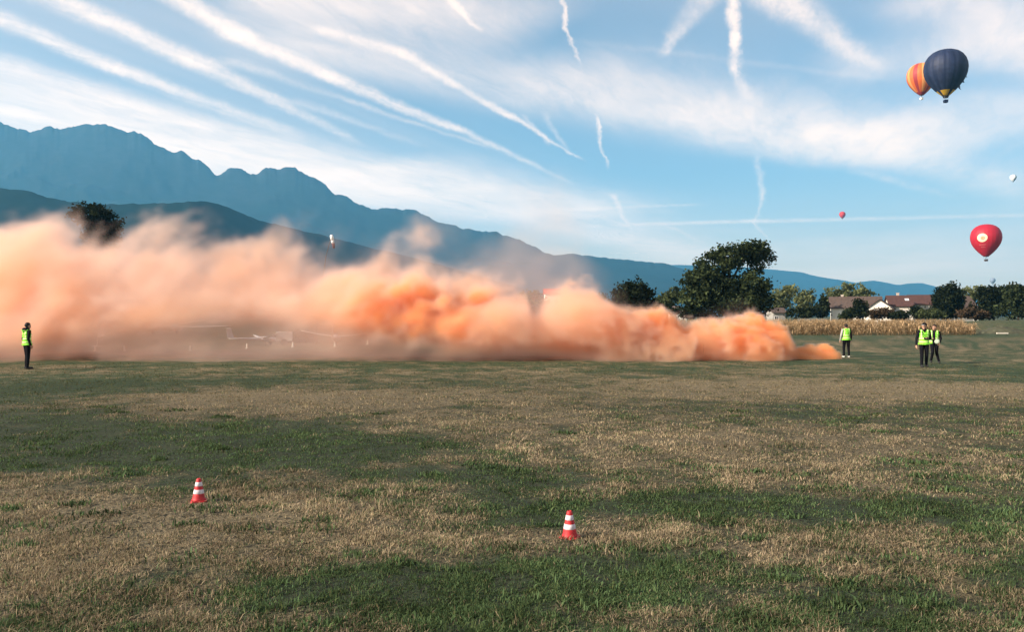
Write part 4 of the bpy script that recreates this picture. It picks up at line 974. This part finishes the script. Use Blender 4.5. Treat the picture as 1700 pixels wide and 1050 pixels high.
# ------------------------------------------------------------------ people
skin = mat('skin', (.46, .26, .18), .6, .1, 20); cloth_k = mat('black_jacket', (.009, .009, .012), .9, .3, 14, spec=.1); trous = mat('dark_trousers', (.007, .007, .010), .95, .3, 12, spec=.1); hair_m = mat('dark_hair', (.016, .012, .010), .7, .3, 40)
vest_m = mat('lime_vest', (.27, .78, .06), .75, .28, 9, bump=1.0); vest_m.node_tree.nodes['Principled BSDF'].inputs['Specular IOR Level'].default_value = .2
refl = mat('silver_reflective_strip', (.62, .86, .30), .5); shoe_m = mat('dark_shoes', (.02, .02, .02), .7); shoe_w = mat('white_shoes', (.62, .60, .52), .7); sleeve_w = mat('pale_grey_sleeve', (.36, .34, .32), .85, .1, 10); eye_m = mat('eye', (.02, .015, .012), .3)
def ell(bm, c, r, rot=None, seg=14):
    M = Matrix.Translation(c) @ (rot.to_matrix().to_4x4() if rot else Matrix()) @ Matrix.Diagonal((*r, 1))
    bmesh.ops.create_uvsphere(bm, u_segments=seg, v_segments=max(8, seg // 2 + 2), radius=1, matrix=M)
def capsule(bm, a, b, ra, rb, n=12):
    a, b = Vector(a), Vector(b); d = (b - a).normalized(); pts, rr_ = [], []
    for t in (-1, -.8, -.45): pts.append(a + d * ra * t); rr_.append(ra * math.sqrt(max(.02, 1 - t * t)))
    pts += [a, a.lerp(b, .5), b]; rr_ += [ra, (ra + rb) / 2, rb]
    for t in (.45, .8, 1): pts.append(b + d * rb * t); rr_.append(rb * math.sqrt(max(.02, 1 - t * t)))
    tube(bm, pts, rr_, n)
def seg_dist(P_, a, b, ra, rb):
    a, b = np.array(a), np.array(b); ab = b - a; t = np.clip(((P_ - a) @ ab) / max(1e-9, ab @ ab), 0, 1)
    return np.linalg.norm(P_ - (a + t[:, None] * ab), axis=1) - (ra + (rb - ra) * t)
def person(label, px, feet_py, H, yaw, J, arm_m=(cloth_k, cloth_k), shoes=shoe_m, head_turn=0.0, cap=None, hood=False, hair_long=False, Y=None, vest_open=False, curl=.6):
    """facing -Y (the camera) at yaw 0; +x is the picture's right there. J overrides joints."""
    Y = Y or CAM_H * FPX / (feet_py - 525); x = gx(px, Y)
    root = empty('person', (x, Y, gzf(x, Y) + .01), yaw); tag(root, label, 'person', 'stewards in lime vests'); root.scale = (H / 1.75,) * 3
    j = dict(pel=(0, 0, .95), chest=(0, .0, 1.30), nb=(0, .01, 1.46), hd=(0, -.02, 1.62), shL=(-.185, .0, 1.41), shR=(.185, 0, 1.41), elL=(-.26, .03, 1.13), elR=(.26, .03, 1.13), wrL=(-.27, -.04, .88), wrR=(.27, -.04, .88),
             hpL=(-.09, 0, .90), hpR=(.09, 0, .90), knL=(-.10, -.02, .49), knR=(.10, -.02, .49), anL=(-.11, .02, .09), anR=(.11, .02, .09)); j.update(J)
    V_ = {k: Vector(v) for k, v in j.items()}
    bm = bmesh.new(); prim = []                                     # (a, b, ra, rb, slot)
    def cp(a, b, ra, rb, slot): capsule(bm, a, b, ra, rb); prim.append((a, b, ra, rb, slot))
    SK, JK, TR, SH, SL, SR = range(6)
    # torso: stacked ovals
    for z, rx, ry in ((.93, .165, .125), (1.02, .16, .118), (1.12, .158, .115), (1.22, .168, .122), (1.32, .18, .125), (1.40, .165, .105)):
        f_ = (z - .93) / .5; c = V_['pel'].lerp(V_['nb'], f_); c.z = z; ell(bm, c, (rx, ry, .085)); prim.append((c - Vector((rx * .45, 0, 0)), c + Vector((rx * .45, 0, 0)), ry * 1.02, ry * 1.02, JK if z > .98 else TR))
    cp(V_['shL'] * .5 + V_['shR'] * .5 + Vector((-.12, 0, 0)), V_['shL'] * .5 + V_['shR'] * .5 + Vector((.12, 0, 0)), .075, .075, JK)
    cp(V_['nb'], V_['hd'] - Vector((0, -.02, .07)), .07, .056, SK)
    for s_, arm_slot in (('L', SL), ('R', SR)):
        cp(V_['sh' + s_], V_['el' + s_], .066, .05, arm_slot); cp(V_['el' + s_], V_['wr' + s_], .049, .036, arm_slot)
        cp(V_['hp' + s_], V_['kn' + s_], .098, .068, TR); cp(V_['kn' + s_], V_['an' + s_], .068, .052, TR)
        fo = V_.get('toe' + s_, V_['an' + s_] + Vector((0, -.17, -.05))); cp(V_['an' + s_] + Vector((0, .03, -.045)), fo, .045, .04, SH); cp(V_['an' + s_], V_['an' + s_] + Vector((0, -.03, -.03)), .05, .045, SH)
        # hand: palm, four fingers of different length, thumb from the side
        w = V_['wr' + s_]; d = (w - V_['el' + s_]).normalized(); sd_ = Vector((1 if s_ == 'R' else -1, 0, 0)); side = Vector((0, -1, 0)); side = (side - d * side.dot(d)).normalized(); inn = d.cross(side).normalized()
        if inn.dot(sd_) > 0: inn = -inn
        pc = w + d * .05; capsule(bm, w + d * .02 - side * .018, pc + d * .025 - side * .018, .02, .018, 8); capsule(bm, w + d * .02 + side * .018, pc + d * .025 + side * .018, .02, .018, 8); prim.append((w + d * .015, pc + d * .03, .036, .036, SK))
        for q_, L in ((-.032, .058), (-.011, .072), (.011, .078), (.032, .070)):
            k0 = pc + d * .035 + side * q_; k1 = k0 + d * L * .5 + inn * L * .5 * curl * .5; k2 = k1 + d * L * .35 + inn * L * .6 * curl; cp(k0, k1, .010, .0095, SK); cp(k1, k2, .0095, .008, SK)
        t0 = w + d * .03 + side * .03; t1 = t0 + d * .03 + side * .03 + inn * .01; t2 = t1 + d * .032 + inn * .015; cp(t0, t1, .013, .011, SK); cp(t1, t2, .011, .009, SK)
    # head: skull, face, jaw, nose, ears
    hr = Euler((0, 0, head_turn)); hd = V_['hd']; T = lambda v: hd + (hr.to_matrix() @ Vector(v))
    ell(bm, T((0, .012, .035)), (.078, .094, .092), hr, 18); ell(bm, T((0, -.022, -.028)), (.062, .07, .085), hr, 16); ell(bm, T((0, -.055, -.085)), (.035, .03, .025), hr, 10)
    capsule(bm, T((0, -.088, .015)), T((0, -.104, -.022)), .010, .014, 8)
    capsule(bm, T((-.022, -.088, -.062)), T((.022, -.088, -.062)), .008, .008, 8); ell(bm, T((0, -.082, .035)), (.05, .014, .012), hr, 10)
    for s_ in (-1, 1): ell(bm, T((s_ * .080, .012, -.005)), (.012, .024, .033), hr, 10)
    prim.append((T((0, 0, -.03)), T((0, 0, .06)), .09, .09, SK)); prim.append((T((0, -.06, -.08)), T((0, -.08, -.02)), .04, .03, SK))
    if hood: ell(bm, V_['nb'] + Vector((0, .075, .03)), (.13, .09, .075)); prim.append((V_['nb'] + Vector((-.06, .07, .02)), V_['nb'] + Vector((.06, .07, .02)), .085, .085, JK)); ell(bm, V_['nb'] + Vector((0, 0, .04)), (.10, .10, .06)); prim.append((V_['nb'] + Vector((0, 0, .0)), V_['nb'] + Vector((0, 0, .07)), .10, .09, JK))
    tmp = bpy.data.meshes.new('tmp'); bm.to_mesh(tmp); bm.free(); to = bpy.data.objects.new('tmp', tmp); col.objects.link(to)
    rm = to.modifiers.new('r', 'REMESH'); rm.mode = 'VOXEL'; rm.voxel_size = .0105; rm.use_smooth_shade = True
    sm = to.modifiers.new('s', 'SMOOTH'); sm.factor = .5; sm.iterations = 2
    dg = bpy.context.evaluated_depsgraph_get(); me = bpy.data.meshes.new_from_object(to.evaluated_get(dg)); bpy.data.objects.remove(to)
    me.name = 'body'; me.materials.clear()
    for m in (skin, cloth_k, trous, shoes, arm_m[0], arm_m[1]): me.materials.append(m)
    nf = len(me.polygons); C_ = np.empty(nf * 3, np.float32); me.polygons.foreach_get('center', C_); C_ = C_.reshape(-1, 3); NO = np.empty(nf * 3, np.float32); me.polygons.foreach_get('normal', NO); NO = NO.reshape(-1, 3)
    D = np.stack([seg_dist(C_, a, b, ra, rb) for a, b, ra, rb, s_ in prim], 1); slot = np.array([p[4] for p in prim])[D.argmin(1)]
    slot = np.where((slot == SK) & (C_[:, 2] < 1.50) & (C_[:, 2] > 1.36) & (np.abs(C_[:, 0]) < .12), JK, slot)
    me.polygons.foreach_set('material_index', slot.astype(np.int32)); me.polygons.foreach_set('use_smooth', np.ones(nf, bool))
    body = bpy.data.objects.new('body', me); col.objects.link(body); body.parent = root
    nv = len(me.vertices); VC = np.empty(nv * 3, np.float32); me.vertices.foreach_get('co', VC); VC = VC.reshape(-1, 3); VN = np.empty(nv * 3, np.float32); me.vertex_normals.foreach_get('vector', VN); VN = VN.reshape(-1, 3)
    quads = [tuple(p.vertices) for p in me.polygons]
    def shell(name, mask, off, m, parent, thick=.006, flare=0.0):
        sel = np.nonzero(mask)[0]
        if not len(sel): return None
        used = {}; vs = []; fs = []
        for i in sel:
            f_ = []
            for v in quads[i]:
                if v not in used:
                    used[v] = len(vs); p = VC[v] + VN[v] * off
                    if flare: p = p + np.array([VN[v][0], VN[v][1], 0]) * flare * max(0, (1.15 - VC[v][2])) * 2
                    vs.append(p)
                f_.append(used[v])
            fs.append(f_)
        me2 = bpy.data.meshes.new(name); me2.from_pydata([tuple(v) for v in vs], [], fs); me2.polygons.foreach_set('use_smooth', [True] * len(fs))
        ob = link(name, me2, m, parent); so = ob.modifiers.new('cloth', 'SOLIDIFY'); so.thickness = thick; so.offset = 1
        s2 = ob.modifiers.new('soften', 'SMOOTH'); s2.iterations = 3; s2.factor = .5
        return ob
    tors = (slot == JK) & (C_[:, 2] < 1.475) | ((slot == TR) & (C_[:, 2] > .86) & (np.abs(C_[:, 0]) < .2) & (C_[:, 2] < 1.0))
    neckcut = ~((C_[:, 2] > 1.36) & (np.hypot(C_[:, 0] - V_['nb'].x, C_[:, 1] - V_['nb'].y) < .105) & ((C_[:, 1] < V_['nb'].y) | hood))
    arms = (np.abs(C_[:, 0]) > .215)
    vm = tors & (C_[:, 2] > .90) & neckcut & ~arms
    if vest_open: vm &= ~((NO[:, 1] < -.2) & (np.abs(C_[:, 0] + .02) < .055))
    vest = shell('vest', vm, .012, vest_m, root, .008, .06)
    for zz in ((.985, 1.03), (1.12, 1.165)): shell('reflective_strip', vm & (C_[:, 2] > zz[0]) & (C_[:, 2] < zz[1]), .022, refl, vest, .004, .06)
    for s_ in (-1, 1): shell('reflective_strip', vm & (np.abs(C_[:, 0] - s_ * .11) < .022) & (C_[:, 2] > 1.165), .022, refl, vest, .004, .06)
    hm = (D.argmin(1) >= len(prim) - (4 if hood else 2)) & (slot == SK)
    loc = (C_ - np.array(hd)) @ np.array(hr.to_matrix()); hm = (loc[:, 2] > -.12) & (np.linalg.norm(loc[:, :2], axis=1) < .115) & (slot == SK)
    shell('hair', hm & ((loc[:, 2] > .062) | ((loc[:, 1] > .005 - .03 * (loc[:, 2] > .03)) & (loc[:, 2] > (-.13 if hair_long else -.055)) & ~((np.abs(loc[:, 0]) > .076) & (loc[:, 2] < .02)))), .010, hair_m, body, .006)
    for s_ in (-1, 1):
        b2 = bmesh.new(); ell(b2, T((s_ * .030, -.083, .012)), (.012, .008, .008), hr, 10); from_bm('eye', b2, eye_m, body, True)
    if cap:
        cm, pm = cap
        cb = shell('cap', hm & (loc[:, 2] > .045), .018, cm, root, .006)
        b2 = bmesh.new(); pts = []
        for k in range(9):
            t = math.pi * (k / 8); pts.append((math.cos(t) * .075, -.075 - math.sin(t) * .085))
        up_ = [b2.verts.new(T((x_, y_, .060 + .01 * (y_ + .16) * 0))) for x_, y_ in pts]; dn = [b2.verts.new(T((x_, y_, .050))) for x_, y_ in pts]
        b2.faces.new(up_); b2.faces.new(dn[::-1])
        for k in range(9): b2.faces.new((up_[k], dn[k], dn[(k + 1) % 9], up_[(k + 1) % 9]))
        bmesh.ops.recalc_face_normals(b2, faces=b2.faces); from_bm('brim', b2, pm, cb)
    return root, V_
person('lone person at the left, back turned, black hooded jacket under lime vest', 45, 613, 1.84, R(180 - 38), dict(hd=(0, -.03, 1.62), elR=(.23, .05, 1.14), wrR=(.22, -.03, .90), elL=(-.23, .05, 1.14), wrL=(-.22, -.04, .90), anL=(-.09, .03, .09), anR=(.09, .0, .09), knL=(-.09, -.0, .49), knR=(.09, -.03, .49)), hood=True)
person('person with pale sleeves beside the smoke source, back turned, hands low', 1405, 594, 1.72, R(180), dict(hd=(0.0, -.06, 1.60), nb=(0, -.01, 1.45), elL=(-.25, .02, 1.12), wrL=(-.26, -.07, .90), elR=(.27, .02, 1.13), wrR=(.29, -.06, .88), anL=(-.13, .02, .09), anR=(.13, .02, .09), knL=(-.12, -.02, .49), knR=(.12, -.02, .49)), arm_m=(cloth_k, sleeve_w), shoes=shoe_w)
p3, J3 = person('person in black cap walking towards the camera, one arm bent holding a camera', 1534, 611, 1.80, R(-8), dict(elR=(.26, .04, 1.14), wrR=(.07, -.20, 1.13), elL=(-.27, .03, 1.12), wrL=(-.30, -.03, .87), knL=(-.10, -.06, .49), anL=(-.12, -.10, .09), knR=(.10, .0, .49), anR=(.12, .12, .10)), cap=(cloth_k, mat('cap_white', (.7, .68, .66), .7)), head_turn=R(-35), hood=True, curl=1.0)
p4, J4 = person('person in dark hair turned left, walking behind the capped one, white disc at the hip', 1551, 603, 1.74, R(-20), dict(elR=(.27, .03, 1.12), wrR=(.20, -.16, .92), elL=(-.25, .05, 1.12), wrL=(-.14, -.18, 1.10), knL=(-.08, -.14, .52), anL=(-.12, .10, .12), knR=(.10, .02, .49), anR=(.20, .06, .09)), head_turn=R(-40), vest_open=True, hair_long=False, curl=1.0)
# camera held by the capped person, with its strap
sc3 = p3.scale.x
cam3 = empty('handheld_camera', p3.matrix_basis @ Vector((.0, -.255, 1.13)), R(-8)); tag(cam3, 'small dark camera held at the belly of the capped person', 'camera')
bm = bmesh.new(); bx(bm, -.075, .075, -.04, .04, -.05, .05); bmesh.ops.bevel(bm, geom=bm.edges[:], offset=.012, segments=2, affect='EDGES'); from_bm('camera_body', bm, cloth_k, cam3)
bm = bmesh.new(); tube(bm, [(0, -.035, 0), (0, -.10, 0)], [.036, .034], 14); from_bm('lens', bm, rubber, cam3)
bm = bmesh.new(); tube(bm, [(-.07, 0, .03), (-.12, .08, .18), (-.10, .16, .30), (-.06, .30, .33)], [.012] * 4, 6); tube(bm, [(.07, 0, .03), (.14, .07, .06), (.20, .16, .02), (.22, .25, .0)], [.012] * 4, 6); s_ob = from_bm('strap', bm, cloth_k, cam3); s_ob['kind'] = 'stuff'
dk = empty('signal_disc', p4.matrix_basis @ Vector((.09, -.22, 1.0)), R(-20)); tag(dk, 'white round hand disc held at the hip of the rear walker', 'disc')
M = Matrix.Rotation(R(90), 4, 'X')
bm = bmesh.new(); lathe(bm, [(.02, -.010), (.095, -.010), (.105, 0), (.095, .010), (.02, .010)], 24); bm.transform(M); from_bm('plate', bm, mat('pale_disc', (.50, .55, .44), .6), dk)
bm = bmesh.new(); lathe(bm, [(.060, .010), (.060, .014), (.074, .014), (.074, .010)], 24, cap=False); bm.transform(M); from_bm('ring', bm, mat('grey_green_ring', (.25, .35, .25), .6), dk)
bm = bmesh.new(); tube(bm, [(0, .0, -.10), (.07, .02, -.16)], [.014, .014], 8); from_bm('grip', bm, rubber, dk)
# smoke candle lying on the grass where the plume starts
xs_, Ys_ = gx(1391, 41.1), 41.1
bm = bmesh.new(); tube(bm, [(-.12, 0, .05), (.12, 0, .05)], [.045, .045], 12); ob = from_bm('smoke_canister', bm, mat('canister_orange', (.7, .2, .05), .5), None); ob.location = (xs_, Ys_, gzf(xs_, Ys_) + .01); ob.rotation_euler = (0, 0, .3); tag(ob, 'small smoke canister on the grass at the right tip of the plume', 'canister')
bm = bmesh.new(); tube(bm, [(.12, 0, .05), (.14, 0, .05)], [.03, .03], 10); from_bm('cap', bm, rubber, ob)
